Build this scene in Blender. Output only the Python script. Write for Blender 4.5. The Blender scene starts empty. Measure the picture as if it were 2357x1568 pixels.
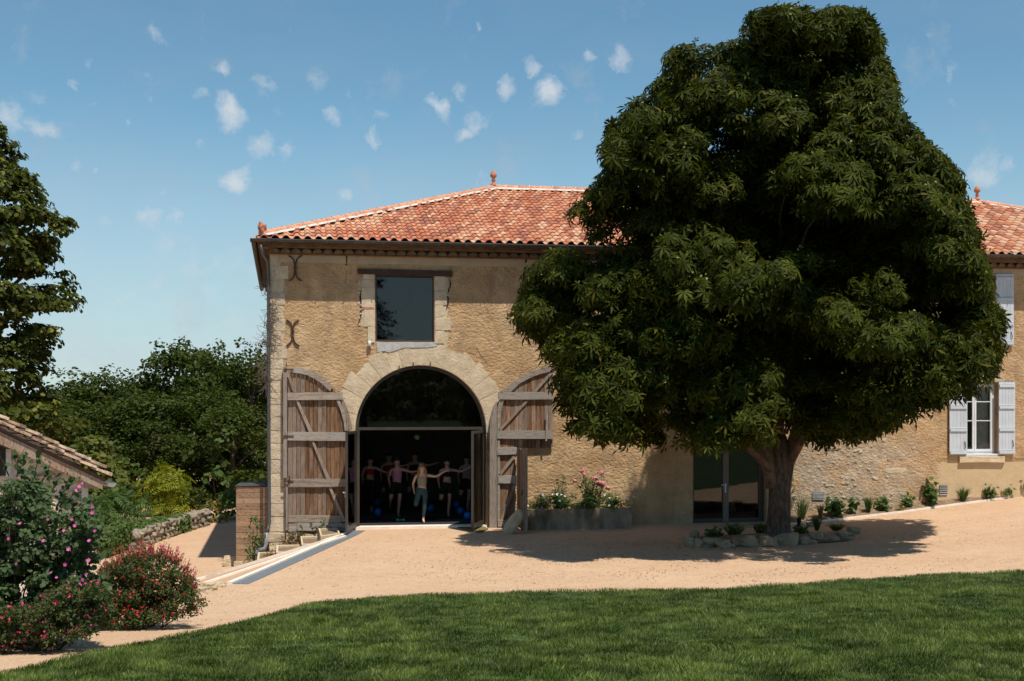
import bpy, bmesh, math, random
import numpy as np
from mathutils import Vector, Matrix, noise
from mathutils.geometry import tessellate_polygon
R = random.Random(7)
SC = bpy.context.scene
COL = SC.collection
# ------------------------------------------------------------------ camera
TH = math.atan(.177); CT, ST = math.cos(TH), math.sin(TH)
FPX, CX, HY, Z0 = 3000., 1178.5, 930., 36.6
CAM = Vector((-Z0*ST, -Z0*CT, 3.45))
cd = bpy.data.cameras.new('camera'); cam = bpy.data.objects.new('camera', cd); COL.objects.link(cam)
cd.sensor_width = 36; cd.lens = FPX/2357*36; cd.shift_y = (HY-784)/2357; cd.clip_end = 3000; cd.clip_start = .1
cam.location = CAM; cam.rotation_euler = (math.pi/2, 0, -TH); SC.camera = cam
# ------------------------------------------------------------------ light
SUN_TRAVEL = Vector((-.18, .43, -1)).normalized()
to_sun = -SUN_TRAVEL
elev = math.asin(to_sun.z); azim = math.atan2(to_sun.x, to_sun.y)
sl = bpy.data.lights.new('sun', 'SUN'); sl.energy = 5.0; sl.angle = math.radians(.55); sl.color = (1, .93, .82)
so = bpy.data.objects.new('sun', sl); COL.objects.link(so)
so.rotation_euler = SUN_TRAVEL.to_track_quat('-Z', 'Y').to_euler(); so.location = (0, -20, 40)
W = bpy.data.worlds.new('World'); SC.world = W; W.use_nodes = True
wt = W.node_tree; wn = wt.nodes; wl = wt.links
for n in list(wn): wn.remove(n)
sky = wn.new('ShaderNodeTexSky'); sky.sky_type = 'NISHITA'; sky.sun_disc = False
sky.sun_elevation = elev; sky.sun_rotation = azim; sky.air_density = 1.0; sky.dust_density = 0.; sky.ozone_density = 1.0
tcw = wn.new('ShaderNodeTexCoord')
def wmath(op, a, b=None, clamp=False):
    n = wn.new('ShaderNodeMath'); n.operation = op; n.use_clamp = clamp
    for i, v in enumerate((a, b)):
        if v is None: continue
        if isinstance(v, (int, float)): n.inputs[i].default_value = v
        else: wl.new(v, n.inputs[i])
    return n.outputs[0]
def wmix(fac, a, b, typ='MIX'):
    n = wn.new('ShaderNodeMix'); n.data_type = 'RGBA'; n.blend_type = typ
    for s, v in ((n.inputs[0], fac), (n.inputs[6], a), (n.inputs[7], b)):
        if isinstance(v, (int, float)): s.default_value = v
        elif isinstance(v, tuple): s.default_value = v + (1,)
        else: wl.new(v, s)
    return n.outputs[2]
def wnoise(vec, sc, det=6, rough=.6, dist=0.):
    n = wn.new('ShaderNodeTexNoise'); n.inputs['Scale'].default_value = sc; n.inputs['Detail'].default_value = det
    n.inputs['Roughness'].default_value = rough; n.inputs['Distortion'].default_value = dist; wl.new(vec, n.inputs['Vector'])
    return n.outputs['Fac']
def pdir(px, py):
    u, v = (px-CX)/FPX, (HY-py)/FPX
    return Vector((u*CT+ST, -u*ST+CT, v)).normalized()
wdir = tcw.outputs['Generated']
# warped direction for ragged cloud outlines
wn1 = wn.new('ShaderNodeTexNoise'); wn1.inputs['Scale'].default_value = 26; wn1.inputs['Detail'].default_value = 5; wn1.inputs['Roughness'].default_value = .62
wl.new(wdir, wn1.inputs['Vector'])
sb = wn.new('ShaderNodeVectorMath'); sb.operation = 'SUBTRACT'; wl.new(wn1.outputs['Color'], sb.inputs[0]); sb.inputs[1].default_value = (.5, .5, .5)
sm = wn.new('ShaderNodeVectorMath'); sm.operation = 'SCALE'; wl.new(sb.outputs[0], sm.inputs[0]); sm.inputs['Scale'].default_value = .034
ad = wn.new('ShaderNodeVectorMath'); ad.operation = 'ADD'; wl.new(wdir, ad.inputs[0]); wl.new(sm.outputs[0], ad.inputs[1])
wvec = ad.outputs[0]
clouds = [(25,265,36,.8),(95,290,28,.6),(520,262,34,1),(605,335,34,1),(548,412,30,1),(675,338,22,.5),(768,275,20,.8),(860,325,22,.7),
 (510,165,20,.6),(605,180,26,.5),(735,175,26,.4),(1010,240,28,.8),(1060,215,24,.6),(1075,300,22,.9),(1100,270,30,.8),(1162,200,30,.7),
 (1268,218,38,1),(1430,145,34,.9),(1362,122,18,.8),(1228,165,22,.8),(1340,318,18,.6),(350,488,30,.9),(405,505,24,.6),(245,510,22,.5),
 (2255,395,36,.8),(2180,170,24,.5),(2310,380,24,.5),(2200,240,20,.4),(470,668,26,.5),(365,638,20,.5),(500,600,22,.4),(370,80,22,.5),
 (815,215,22,.4),(1090,415,28,.4),(440,320,18,.4),(740,385,24,.4),(655,238,18,.3),(1300,300,16,.5),(90,225,26,.3),(575,565,26,.4),(880,280,14,.5)]
rc = random.Random(12)
clouds += [(rc.uniform(150, 1500), 40+430*rc.random(), rc.uniform(9, 19), rc.uniform(.28, .55)) for _ in range(22)] + [(rc.uniform(2080, 2340), rc.uniform(80, 420), rc.uniform(10, 20), .4) for _ in range(4)] + [(rc.uniform(180, 620), rc.uniform(560, 760), rc.uniform(25, 60), .34) for _ in range(9)]
acc = None
for (px, py, r, a) in clouds:
    d = pdir(px, py); dn = wn.new('ShaderNodeVectorMath'); dn.operation = 'DISTANCE'
    wl.new(wvec, dn.inputs[0]); dn.inputs[1].default_value = d
    mr = wn.new('ShaderNodeMapRange'); mr.interpolation_type = 'SMOOTHSTEP'
    wl.new(dn.outputs['Value'], mr.inputs[0]); mr.inputs[1].default_value = 0; mr.inputs[2].default_value = r/FPX*1.7
    mr.inputs[3].default_value = a; mr.inputs[4].default_value = 0
    acc = mr.outputs[0] if acc is None else wmath('MAXIMUM', acc, mr.outputs[0])
frag = wnoise(wvec, 55, 9, .66)
cl = wmath('MULTIPLY', wmath('SUBTRACT', wmath('ADD', acc, wmath('MULTIPLY', wmath('SUBTRACT', frag, .5), 2.2)), .20), 1.05, True)
cl = wmath('MULTIPLY', cl, wmath('MULTIPLY', acc, 2.5, True))
# wispy high veil everywhere and scattered puffs over the whole sky
mp = wn.new('ShaderNodeMapping'); mp.inputs['Scale'].default_value = (2.2, 1.0, 6.5); mp.inputs['Rotation'].default_value = (.2, .35, .3); wl.new(wdir, mp.inputs['Vector'])
veil = wmath('MULTIPLY', wmath('SUBTRACT', wnoise(mp.outputs[0], 2.3, 8, .62), .47), 1.5, True)
puff = wmath('MULTIPLY', wmath('SUBTRACT', wnoise(wvec, 21, 9, .66), .575), 4., True)
sepz = wn.new('ShaderNodeSeparateXYZ'); wl.new(wdir, sepz.inputs[0])
low = wn.new('ShaderNodeMapRange'); wl.new(sepz.outputs[2], low.inputs[0]); low.inputs[1].default_value = .0; low.inputs[2].default_value = .24; low.inputs[3].default_value = .95; low.inputs[4].default_value = 0; low.interpolation_type = 'SMOOTHSTEP'
lowc = wmath('MULTIPLY', low.outputs[0], wmath('ADD', wmath('MULTIPLY', wnoise(wvec, 9, 6, .6), 1.2), .2), True)
SKY_STR = .095
tint = wmix(1., sky.outputs[0], (.79, 1.12, 1.14), 'MULTIPLY')
hs = wn.new('ShaderNodeHueSaturation'); wl.new(tint, hs.inputs['Color']); hs.inputs['Saturation'].default_value = .98
c1 = wmix(wmath('MULTIPLY', veil, .5), hs.outputs[0], (3.2, 4.3, 5.2))
c2 = wmix(wmath('MULTIPLY', puff, .5), c1, (4.6, 5.2, 5.8))
c3 = wmix(lowc, c2, (5.5, 6.3, 7.3))
c4 = wmix(wmath('MULTIPLY', cl, .85), c3, (6.8, 7.3, 7.8))
bg = wn.new('ShaderNodeBackground'); bg.inputs['Strength'].default_value = SKY_STR; wl.new(c4, bg.inputs['Color'])
wo = wn.new('ShaderNodeOutputWorld'); wl.new(bg.outputs[0], wo.inputs[0])
SC.view_settings.view_transform = 'Standard'; SC.view_settings.look = 'None'; SC.view_settings.exposure = 0; SC.view_settings.gamma = 1
try: SC.view_settings.use_curve_mapping = False
except Exception: pass
SC.cycles.max_bounces = 8; SC.cycles.diffuse_bounces = 3; SC.cycles.transparent_max_bounces = 12; SC.cycles.use_denoising = True
# ------------------------------------------------------------------ geometry helpers
def c2b(X, Z): return (CAM.x + X*CT + Z*ST, CAM.y - X*ST + Z*CT)
def b2c(x, y): dx, dy = x-CAM.x, y-CAM.y; return (dx*CT - dy*ST, dx*ST + dy*CT)
def F(px, py, yp=0.):
    u, v = (px-CX)/FPX, (HY-py)/FPX
    dx, dy = u*CT+ST, -u*ST+CT
    t = (yp-CAM.y)/dy
    return Vector((CAM.x+dx*t, yp, CAM.z+v*t))
def P(px, py, Z):
    X = (px-CX)/FPX*Z; x, y = c2b(X, Z)
    return Vector((x, y, CAM.z + (HY-py)/FPX*Z))
XE = [(-60, -16), (-20, -12), (10, -8.6), (15.5, -7.4), (18, -6.6), (21, -6.0), (24.2, -5.7), (25, -5.5), (36, -4.36), (36.5, -4.36)]
def xe(Z): return float(np.interp(Z, [a for a, b in XE], [b for a, b in XE]))
def sp(t, k=1.5): return math.log1p(math.exp(-abs(t)*k))/k + max(t, 0)
def gz(x, y):
    X, Z = b2c(x, y); d = -y
    z = .09*sp(min(x, 40)-8.4, 1.5) if d > -3 else .09*sp(min(x, 40)-8.4, 1.5)
    z += .08*(sp(min(d, 38)-13, .9))
    z -= .02*min(max(d, 0), 1.5)
    t = (xe(Z)-X)/3.3
    if t > 0:
        low = -1.05*min(t, 1)
        k = min(t*1.2, 1)
        z = z*(1-k) + low if Z < 36 else low
    return z
def G(px, py, lo=8., hi=90., off=0.):
    u, v = (px-CX)/FPX, (HY-py)/FPX
    Z = lo; step = .1
    while Z < hi:
        x, y = c2b(u*Z, Z)
        if CAM.z + v*Z <= gz(x, y) + off:
            a, b = Z-step, Z
            for _ in range(12):
                m = (a+b)/2; x, y = c2b(u*m, m)
                if CAM.z + v*m <= gz(x, y)+off: b = m
                else: a = m
            x, y = c2b(u*b, b)
            return Vector((x, y, gz(x, y)+off))
        Z += step
    x, y = c2b(u*hi, hi); return Vector((x, y, gz(x, y)+off))
def link_mesh(name, me, mat=None, parent=None, kind=None):
    o = bpy.data.objects.new(name, me); COL.objects.link(o)
    if mat is not None:
        for m in (mat if isinstance(mat, (list, tuple)) else [mat]): me.materials.append(m)
    if parent is not None: o.parent = parent
    if kind: o['kind'] = kind
    return o
def tag(o, label, cat, group=None):
    o['label'] = label; o['category'] = cat
    if group: o['group'] = group
    return o
def empty(name, loc=(0, 0, 0), label=None, cat=None, group=None):
    o = bpy.data.objects.new(name, None); COL.objects.link(o); o.location = loc; o.empty_display_size = .2
    if label: tag(o, label, cat, group)
    return o
def setp(o, par):
    """parent a mesh whose vertices are in world coordinates"""
    o.parent = par; o.matrix_parent_inverse = Matrix.Translation(par.location).inverted() if par.parent is None else Matrix.Identity(4)
    return o
class MB:
    def __init__(s): s.v = []; s.f = []; s.m = []; s.cur = 0; s.sm = False
    def add(s, vs, fs):
        b = len(s.v); s.v += [tuple(v) for v in vs]; s.f += [tuple(b+i for i in f) for f in fs]; s.m += [s.cur]*len(fs)
        return s
    def box(s, a, b, rot=None, org=(0, 0, 0)):
        x0, y0, z0 = a; x1, y1, z1 = b
        vs = [Vector((x, y, z)) for z in (z0, z1) for y in (y0, y1) for x in (x0, x1)]
        if rot: vs = [rot @ v for v in vs]
        vs = [v + Vector(org) for v in vs]
        return s.add(vs, [(0, 2, 3, 1), (4, 5, 7, 6), (0, 1, 5, 4), (2, 6, 7, 3), (0, 4, 6, 2), (1, 3, 7, 5)])
    def prism(s, front, back):
        n = len(front)
        fs = [tuple(range(n)), tuple(range(2*n-1, n-1, -1))]
        fs += [(i, i+n, (i+1) % n+n, (i+1) % n) for i in range(n)]
        return s.add(list(front)+list(back), fs)
    def tube(s, pts, rad, n=8, cap=True):
        pts = [Vector(p) for p in pts]
        if isinstance(rad, (int, float)): rad = [rad]*len(pts)
        vs = []; up = Vector((0, 0, 1)); prev = None
        for i, p in enumerate(pts):
            t = (pts[min(i+1, len(pts)-1)] - pts[max(i-1, 0)]).normalized()
            if prev is None:
                a = t.cross(up) if abs(t.dot(up)) < .95 else t.cross(Vector((1, 0, 0)))
            else: a = prev - t*prev.dot(t)
            a.normalize(); prev = a; b = t.cross(a)
            for k in range(n):
                th = 2*math.pi*k/n; vs.append(p + (a*math.cos(th)+b*math.sin(th))*rad[i])
        fs = [(i*n+k, i*n+(k+1) % n, (i+1)*n+(k+1) % n, (i+1)*n+k) for i in range(len(pts)-1) for k in range(n)]
        if cap: fs += [tuple(range(n-1, -1, -1)), tuple(range((len(pts)-1)*n, len(pts)*n))]
        return s.add(vs, fs)
    def lathe(s, prof, org=(0, 0, 0), n=14, mat4=None):
        vs = []
        for (r, z) in prof:
            for k in range(n):
                th = 2*math.pi*k/n; v = Vector((r*math.cos(th), r*math.sin(th), z))
                if mat4: v = mat4 @ v
                vs.append(v+Vector(org))
        fs = [(i*n+k, i*n+(k+1) % n, (i+1)*n+(k+1) % n, (i+1)*n+k) for i in range(len(prof)-1) for k in range(n)]
        fs += [tuple(range(n-1, -1, -1)), tuple(range((len(prof)-1)*n, len(prof)*n))]
        return s.add(vs, fs)
    def mesh(s, name, smooth=False):
        me = bpy.data.meshes.new(name); me.from_pydata(s.v, [], s.f)
        if smooth: me.polygons.foreach_set('use_smooth', [True]*len(s.f))
        if any(s.m): me.polygons.foreach_set('material_index', s.m)
        me.validate(); me.update(); return me
    def obj(s, name, mat, parent=None, smooth=False, kind=None):
        o = link_mesh(name, s.mesh(name, smooth), mat, None, kind)
        if parent is not None: 
            o.parent = parent
            if parent.parent is None: o.matrix_parent_inverse = Matrix.Translation(parent.location).inverted()
        return o
def prism_px(poly, yf, yb, mb=None):
    mb = mb or MB()
    fr = [F(x, y, yf) for x, y in poly]; bk = [Vector((p.x, yb, p.z)) for p in fr]
    # outward winding for a face towards -y
    a = sum((fr[i].x*fr[(i+1) % len(fr)].z - fr[(i+1) % len(fr)].x*fr[i].z) for i in range(len(fr)))
    if a < 0: fr.reverse(); bk.reverse()
    return mb.prism(fr, bk)
def rock_mesh(name, size, seed, sub=3, rough=.25, flat=.8):
    bm = bmesh.new(); bmesh.ops.create_icosphere(bm, subdivisions=sub, radius=1)
    o = Vector((seed*7.3, seed*3.1, seed*1.7))
    for v in bm.verts:
        d = v.co.copy()
        d = Vector([math.copysign(abs(c)**flat, c) for c in d])
        n = 1 + rough*noise.noise(d*1.1+o)*1.3 + rough*.5*noise.noise(d*2.7+o) + rough*.5*abs(noise.noise(d*3.4+o*2)) - rough*.2 + rough*.25*noise.noise(d*7+o)
        v.co = Vector((d.x*size[0], d.y*size[1], d.z*size[2]))*n*.5
    me = bpy.data.meshes.new(name); bm.to_mesh(me); bm.free()
    me.polygons.foreach_set('use_smooth', [sub > 3]*len(me.polygons)); return me
# ------------------------------------------------------------------ materials
class NT:
    def __init__(s, name):
        s.mat = bpy.data.materials.new(name); s.mat.use_nodes = True; s.t = s.mat.node_tree; s.n = s.t.nodes; s.l = s.t.links
        s.bsdf = s.n['Principled BSDF']; s.out = s.n['Material Output']
        s.geo = s.n.new('ShaderNodeNewGeometry'); s.pos = s.geo.outputs['Position']
    def _in(s, sock, v):
        if v is None: return
        if hasattr(v, 'is_output') or hasattr(v, 'links'): s.l.new(v, sock)
        elif isinstance(v, tuple) and len(v) == 3 and sock.type == 'RGBA': sock.default_value = v+(1,)
        else: sock.default_value = v
    def math(s, op, a, b=None, clamp=False):
        n = s.n.new('ShaderNodeMath'); n.operation = op; n.use_clamp = clamp; s._in(n.inputs[0], a); s._in(n.inputs[1], b); return n.outputs[0]
    def mix(s, fac, a, b, typ='MIX'):
        n = s.n.new('ShaderNodeMix'); n.data_type = 'RGBA'; n.blend_type = typ; s._in(n.inputs[0], fac); s._in(n.inputs[6], a); s._in(n.inputs[7], b); return n.outputs[2]
    def map(s, vec, scale=(1, 1, 1), rot=(0, 0, 0), loc=(0, 0, 0)):
        n = s.n.new('ShaderNodeMapping'); n.inputs['Scale'].default_value = scale; n.inputs['Rotation'].default_value = rot; n.inputs['Location'].default_value = loc
        s.l.new(vec, n.inputs['Vector']); return n.outputs[0]
    def noise(s, scale, det=5, rough=.55, vec=None, dist=0., out='Fac'):
        n = s.n.new('ShaderNodeTexNoise'); n.inputs['Scale'].default_value = scale; n.inputs['Detail'].default_value = det
        n.inputs['Roughness'].default_value = rough; n.inputs['Distortion'].default_value = dist; s.l.new(vec or s.pos, n.inputs['Vector']); return n.outputs[out]
    def vor(s, scale, vec=None, feat='F1', out='Distance', rnd=1.):
        n = s.n.new('ShaderNodeTexVoronoi'); n.feature = feat; n.inputs['Scale'].default_value = scale; n.inputs['Randomness'].default_value = rnd; s.l.new(vec or s.pos, n.inputs['Vector']); return n.outputs[out]
    def rng(s, v, a, b, c=0., d=1., smooth=True):
        n = s.n.new('ShaderNodeMapRange'); n.interpolation_type = 'SMOOTHSTEP' if smooth else 'LINEAR'
        s._in(n.inputs[0], v)
        for i, q in enumerate((a, b, c, d)): n.inputs[i+1].default_value = q
        return n.outputs[0]
    def bump(s, h, strength=.5, dist=.02, normal=None):
        n = s.n.new('ShaderNodeBump'); n.inputs['Strength'].default_value = strength; n.inputs['Distance'].default_value = dist
        s.l.new(h, n.inputs['Height'])
        if normal is not None: s.l.new(normal, n.inputs['Normal'])
        return n.outputs[0]
    def rand(s): return s.n.new('ShaderNodeObjectInfo').outputs['Random']
    def island(s): return s.geo.outputs['Random Per Island']
    def xyz(s, vec=None):
        n = s.n.new('ShaderNodeSeparateXYZ'); s.l.new(vec or s.pos, n.inputs[0]); return n.outputs
    def fin(s, col, rough=.85, normal=None, spec=.3, metal=0.):
        s._in(s.bsdf.inputs['Base Color'], col); s._in(s.bsdf.inputs['Roughness'], rough)
        s.bsdf.inputs['Specular IOR Level'].default_value = spec; s.bsdf.inputs['Metallic'].default_value = metal
        if normal is not None: s.l.new(normal, s.bsdf.inputs['Normal'])
        return s.mat
def simple(name, col, rough=.7, var=.15, sc=6., bump=.0, bsc=40., metal=0., spec=.3, obrand=0.):
    t = NT(name); c = t.mix(t.rng(t.noise(sc), .3, .7), tuple(x*(1-var) for x in col), tuple(min(1, x*(1+var)) for x in col))
    if obrand: c = t.mix(1., c, t.mix(t.rand(), (1-obrand,)*3, (1+obrand,)*3), 'MULTIPLY')
    nr = t.bump(t.noise(bsc, 6), bump, .01) if bump else None
    return t.fin(c, rough, nr, spec, metal)
def m_gravel():
    t = NT('gravel'); big = t.noise(.35, 5, .6); mid = t.noise(2.5, 6, .65); fine = t.noise(26, 5, .75); cell = t.vor(42, out='Color')
    sc = t.n.new('ShaderNodeSeparateColor'); t.l.new(cell, sc.inputs[0])
    c = t.mix(t.rng(big, .3, .7), (.52, .335, .195), (.60, .405, .25))
    c = t.mix(t.rng(mid, .42, .72, 0, .6), c, (.45, .275, .17))
    c = t.mix(t.math('MULTIPLY', sc.outputs[0], .55), c, (.70, .51, .37))
    c = t.mix(t.rng(sc.outputs[1], .72, 1, 0, .55), c, (.42, .25, .15))
    deb = t.math('MULTIPLY', t.rng(t.noise(.42, 5, .65, t.map(t.pos, (.6, 1.3, 1))), .46, .62), t.rng(t.noise(16, 5, .8, t.map(t.pos, (1, .5, 1), (0, 0, .3))), .54, .64))
    c = t.mix(t.math('MULTIPLY', deb, .9), c, (.18, .11, .065))
    h = t.math('ADD', t.math('MULTIPLY', t.vor(42), .7), fine)
    return t.fin(c, .92, t.bump(h, .75, .018), .15)
def m_wall():
    t = NT('ochre_roughcast'); p = t.xyz()
    big = t.noise(.6, 5, .6); mid = t.noise(3.2, 6, .7)
    wv = t.map(t.pos, (1.0, 1, 1.5), (0, .55, 0))
    lump = t.noise(11, 7, .72, wv, .35); fine = t.noise(38, 5, .7)
    cre = t.vor(11, wv, 'SMOOTH_F1')
    c = t.mix(t.rng(big, .3, .7), (.61, .385, .20), (.72, .505, .295))
    c = t.mix(t.rng(mid, .45, .75, 0, .5), c, (.50, .335, .20))
    c = t.mix(t.rng(lump, .52, .30, 0, .45), c, (.38, .225, .11))
    c = t.mix(t.rng(fine, .60, .74, 0, .5), c, (.76, .61, .43))
    st_ = t.noise(1.1, 7, .7, t.map(t.pos, (2.2, 1, .55)))
    c = t.mix(t.rng(st_, .50, .66, 0, .55), c, (.43, .29, .17)); c = t.mix(t.rng(t.noise(1.3, 8, .74), .56, .66, 0, .5), c, (.72, .56, .375))
    # washed-out grey-brown render on the lower right and round the foot of the wall
    reg = t.math('MULTIPLY', t.rng(p[0], 7.2, 9.0), t.rng(p[0], 11.2, 13.2, 1, 0))
    reg = t.math('MULTIPLY', reg, t.rng(t.math('ADD', p[2], t.math('MULTIPLY', mid, 1.4)), 3.6, 2.6))
    worn = t.math('MULTIPLY', reg, t.rng(t.noise(1.6, 6, .7), .34, .55))
    c = t.mix(t.math('MULTIPLY', worn, .8), c, t.mix(t.rng(t.noise(7, 5, .7), .35, .65), (.46, .38, .30), (.66, .55, .42)))
    foot = t.rng(t.math('ADD', p[2], t.math('MULTIPLY', mid, .5)), .75, .35)
    foot = t.math('MULTIPLY', foot, t.rng(p[0], 1.5, 3.0))
    c = t.mix(t.math('MULTIPLY', foot, .3), c, (.36, .30, .24))
    # smooth tan skirt below the right windows
    skirt = t.math('MULTIPLY', t.rng(p[0], 12.6, 13.1), t.rng(t.math('ADD', p[2], t.math('MULTIPLY', mid, .3)), 2.0, 1.85))
    c = t.mix(skirt, c, t.mix(t.rng(mid, .3, .7), (.55, .40, .23), (.60, .46, .29)))
    h = t.math('ADD', t.math('MULTIPLY', lump, t.rng(t.noise(1.9, 4, .6), .3, .7, .45, 1.35)), t.math('ADD', t.math('MULTIPLY', cre, .25), t.math('MULTIPLY', fine, .16)))
    inv = t.math('SUBTRACT', 1.0, skirt)
    h = t.math('MULTIPLY', h, t.math('ADD', t.math('MULTIPLY', inv, .92), .08))
    return t.fin(c, .95, t.bump(h, 1., .10), .1)
def m_stone(name, a, b, c3, bs=14, bd=.03, orand=.12):
    t = NT(name); n1 = t.noise(3.5, 6, .65); n2 = t.noise(14, 6, .75); rd = t.rand()
    c = t.mix(t.rng(n1, .3, .7), a, b); c = t.mix(t.rng(n2, .55, .75, 0, .7), c, c3)
    c = t.mix(1., c, t.mix(rd, (1-orand,)*3, (1+orand*.6,)*3), 'MULTIPLY')
    pit = t.rng(t.vor(18), .0, .16, 0, 1)
    h = t.math('ADD', t.math('ADD', t.noise(bs, 6, .7), t.math('MULTIPLY', n2, .4)), t.math('MULTIPLY', pit, .3))
    return t.fin(c, .93, t.bump(h, .8, bd), .12)
def m_wood(name, sc, a, b, grey, gfac=.5, rot=(0, 0, 0), orand=.3):
    t = NT(name); oi = t.n.new('ShaderNodeObjectInfo'); rd = oi.outputs['Random']
    off = t.n.new('ShaderNodeCombineXYZ'); t.l.new(t.math('MULTIPLY', rd, 37.), off.inputs[0]); t.l.new(t.math('MULTIPLY', rd, 11.), off.inputs[2])
    av = t.n.new('ShaderNodeVectorMath'); av.operation = 'ADD'; t.l.new(t.pos, av.inputs[0]); t.l.new(off.outputs[0], av.inputs[1])
    v = t.map(av.outputs[0], sc, rot)
    g1 = t.noise(1., 8, .7, v, .6); g2 = t.noise(3.1, 6, .7, v); blot = t.noise(2.2, 4, .6, av.outputs[0])
    c = t.mix(t.rng(g1, .3, .7), a, b)
    c = t.mix(t.math('MULTIPLY', t.rng(t.math('ADD', blot, t.math('MULTIPLY', t.math('SUBTRACT', rd, .5), .5)), .35, .65), gfac), c, grey)
    c = t.mix(t.rng(g2, .53, .63, 0, .85), c, (.06, .035, .02))
    c = t.mix(1., c, t.mix(t.math('FRACT', t.math('MULTIPLY', rd, 7.13)), (1-orand,)*3, (1+orand,)*3), 'MULTIPLY')
    return t.fin(c, .85, t.bump(t.math('ADD', g1, g2), .7, .008), .2)
def m_tile(name, joined, pale=0.):
    t = NT(name)
    if joined: rd = t.island()
    else: rd = t.rand()
    r2 = t.math('FRACT', t.math('MULTIPLY', rd, 17.77)); r3 = t.math('FRACT', t.math('MULTIPLY', rd, 91.3))
    n1 = t.noise(5, 5, .6); n2 = t.noise(60, 4, .7)
    c = t.mix(t.rng(rd, .05, .95), (.46, .155, .08), (.60, .27, .15))
    c = t.mix(t.rng(r2,   .62-pale, .92-pale), c, (.66, .41, .26))
    c = t.mix(t.math('MULTIPLY', t.rng(r3, .80, .88), .8), c, (.33, .13, .09))
    c = t.mix(t.rng(n1, .62, .75, 0, .2), c, (.40, .19, .12))
    c = t.mix(t.rng(n2, .5, .8, 0, .35), c, (.82, .52, .34))
    return t.fin(c, .8, t.bump(n2, .25, .006), .25)
def m_leaf(name, dark, light, trans=.3, yellow=None, yf=.1, rough=.55, spec=.14):
    t = NT(name); r = t.island(); n1 = t.noise(.9, 3, .5)
    c = t.mix(r, dark, light); c = t.mix(t.rng(n1, .35, .65, 0, .6), c, tuple(x*.62 for x in light))
    if yellow: c = t.mix(t.rng(t.math('FRACT', t.math('MULTIPLY', r, 23.7)), 1-yf, 1-yf*.5), c, yellow)
    t.fin(c, rough, None, spec)
    tr = t.n.new('ShaderNodeBsdfTranslucent'); t.l.new(t.mix(1., c, (1.9, 1.8, .5), 'MULTIPLY'), tr.inputs[0])
    ms = t.n.new('ShaderNodeMixShader'); ms.inputs[0].default_value = trans
    t.l.new(t.bsdf.outputs[0], ms.inputs[1]); t.l.new(tr.outputs[0], ms.inputs[2]); t.l.new(ms.outputs[0], t.out.inputs[0])
    return t.mat
def m_glass(name, tint=(.7, .74, .74), base=.0, rough=.02):
    t = NT(name); lw = t.n.new('ShaderNodeFresnel'); lw.inputs[0].default_value = 1.5
    gl = t.n.new('ShaderNodeBsdfGlossy'); gl.inputs['Roughness'].default_value = rough; gl.inputs['Color'].default_value = (1, 1, 1, 1)
    tp = t.n.new('ShaderNodeBsdfTransparent'); tp.inputs[0].default_value = tint+(1,)
    ms = t.n.new('ShaderNodeMixShader'); t.l.new(t.math('ADD', lw.outputs[0], base), ms.inputs[0])
    t.l.new(tp.outputs[0], ms.inputs[1]); t.l.new(gl.outputs[0], ms.inputs[2]); t.l.new(ms.outputs[0], t.out.inputs[0]); return t.mat
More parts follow.
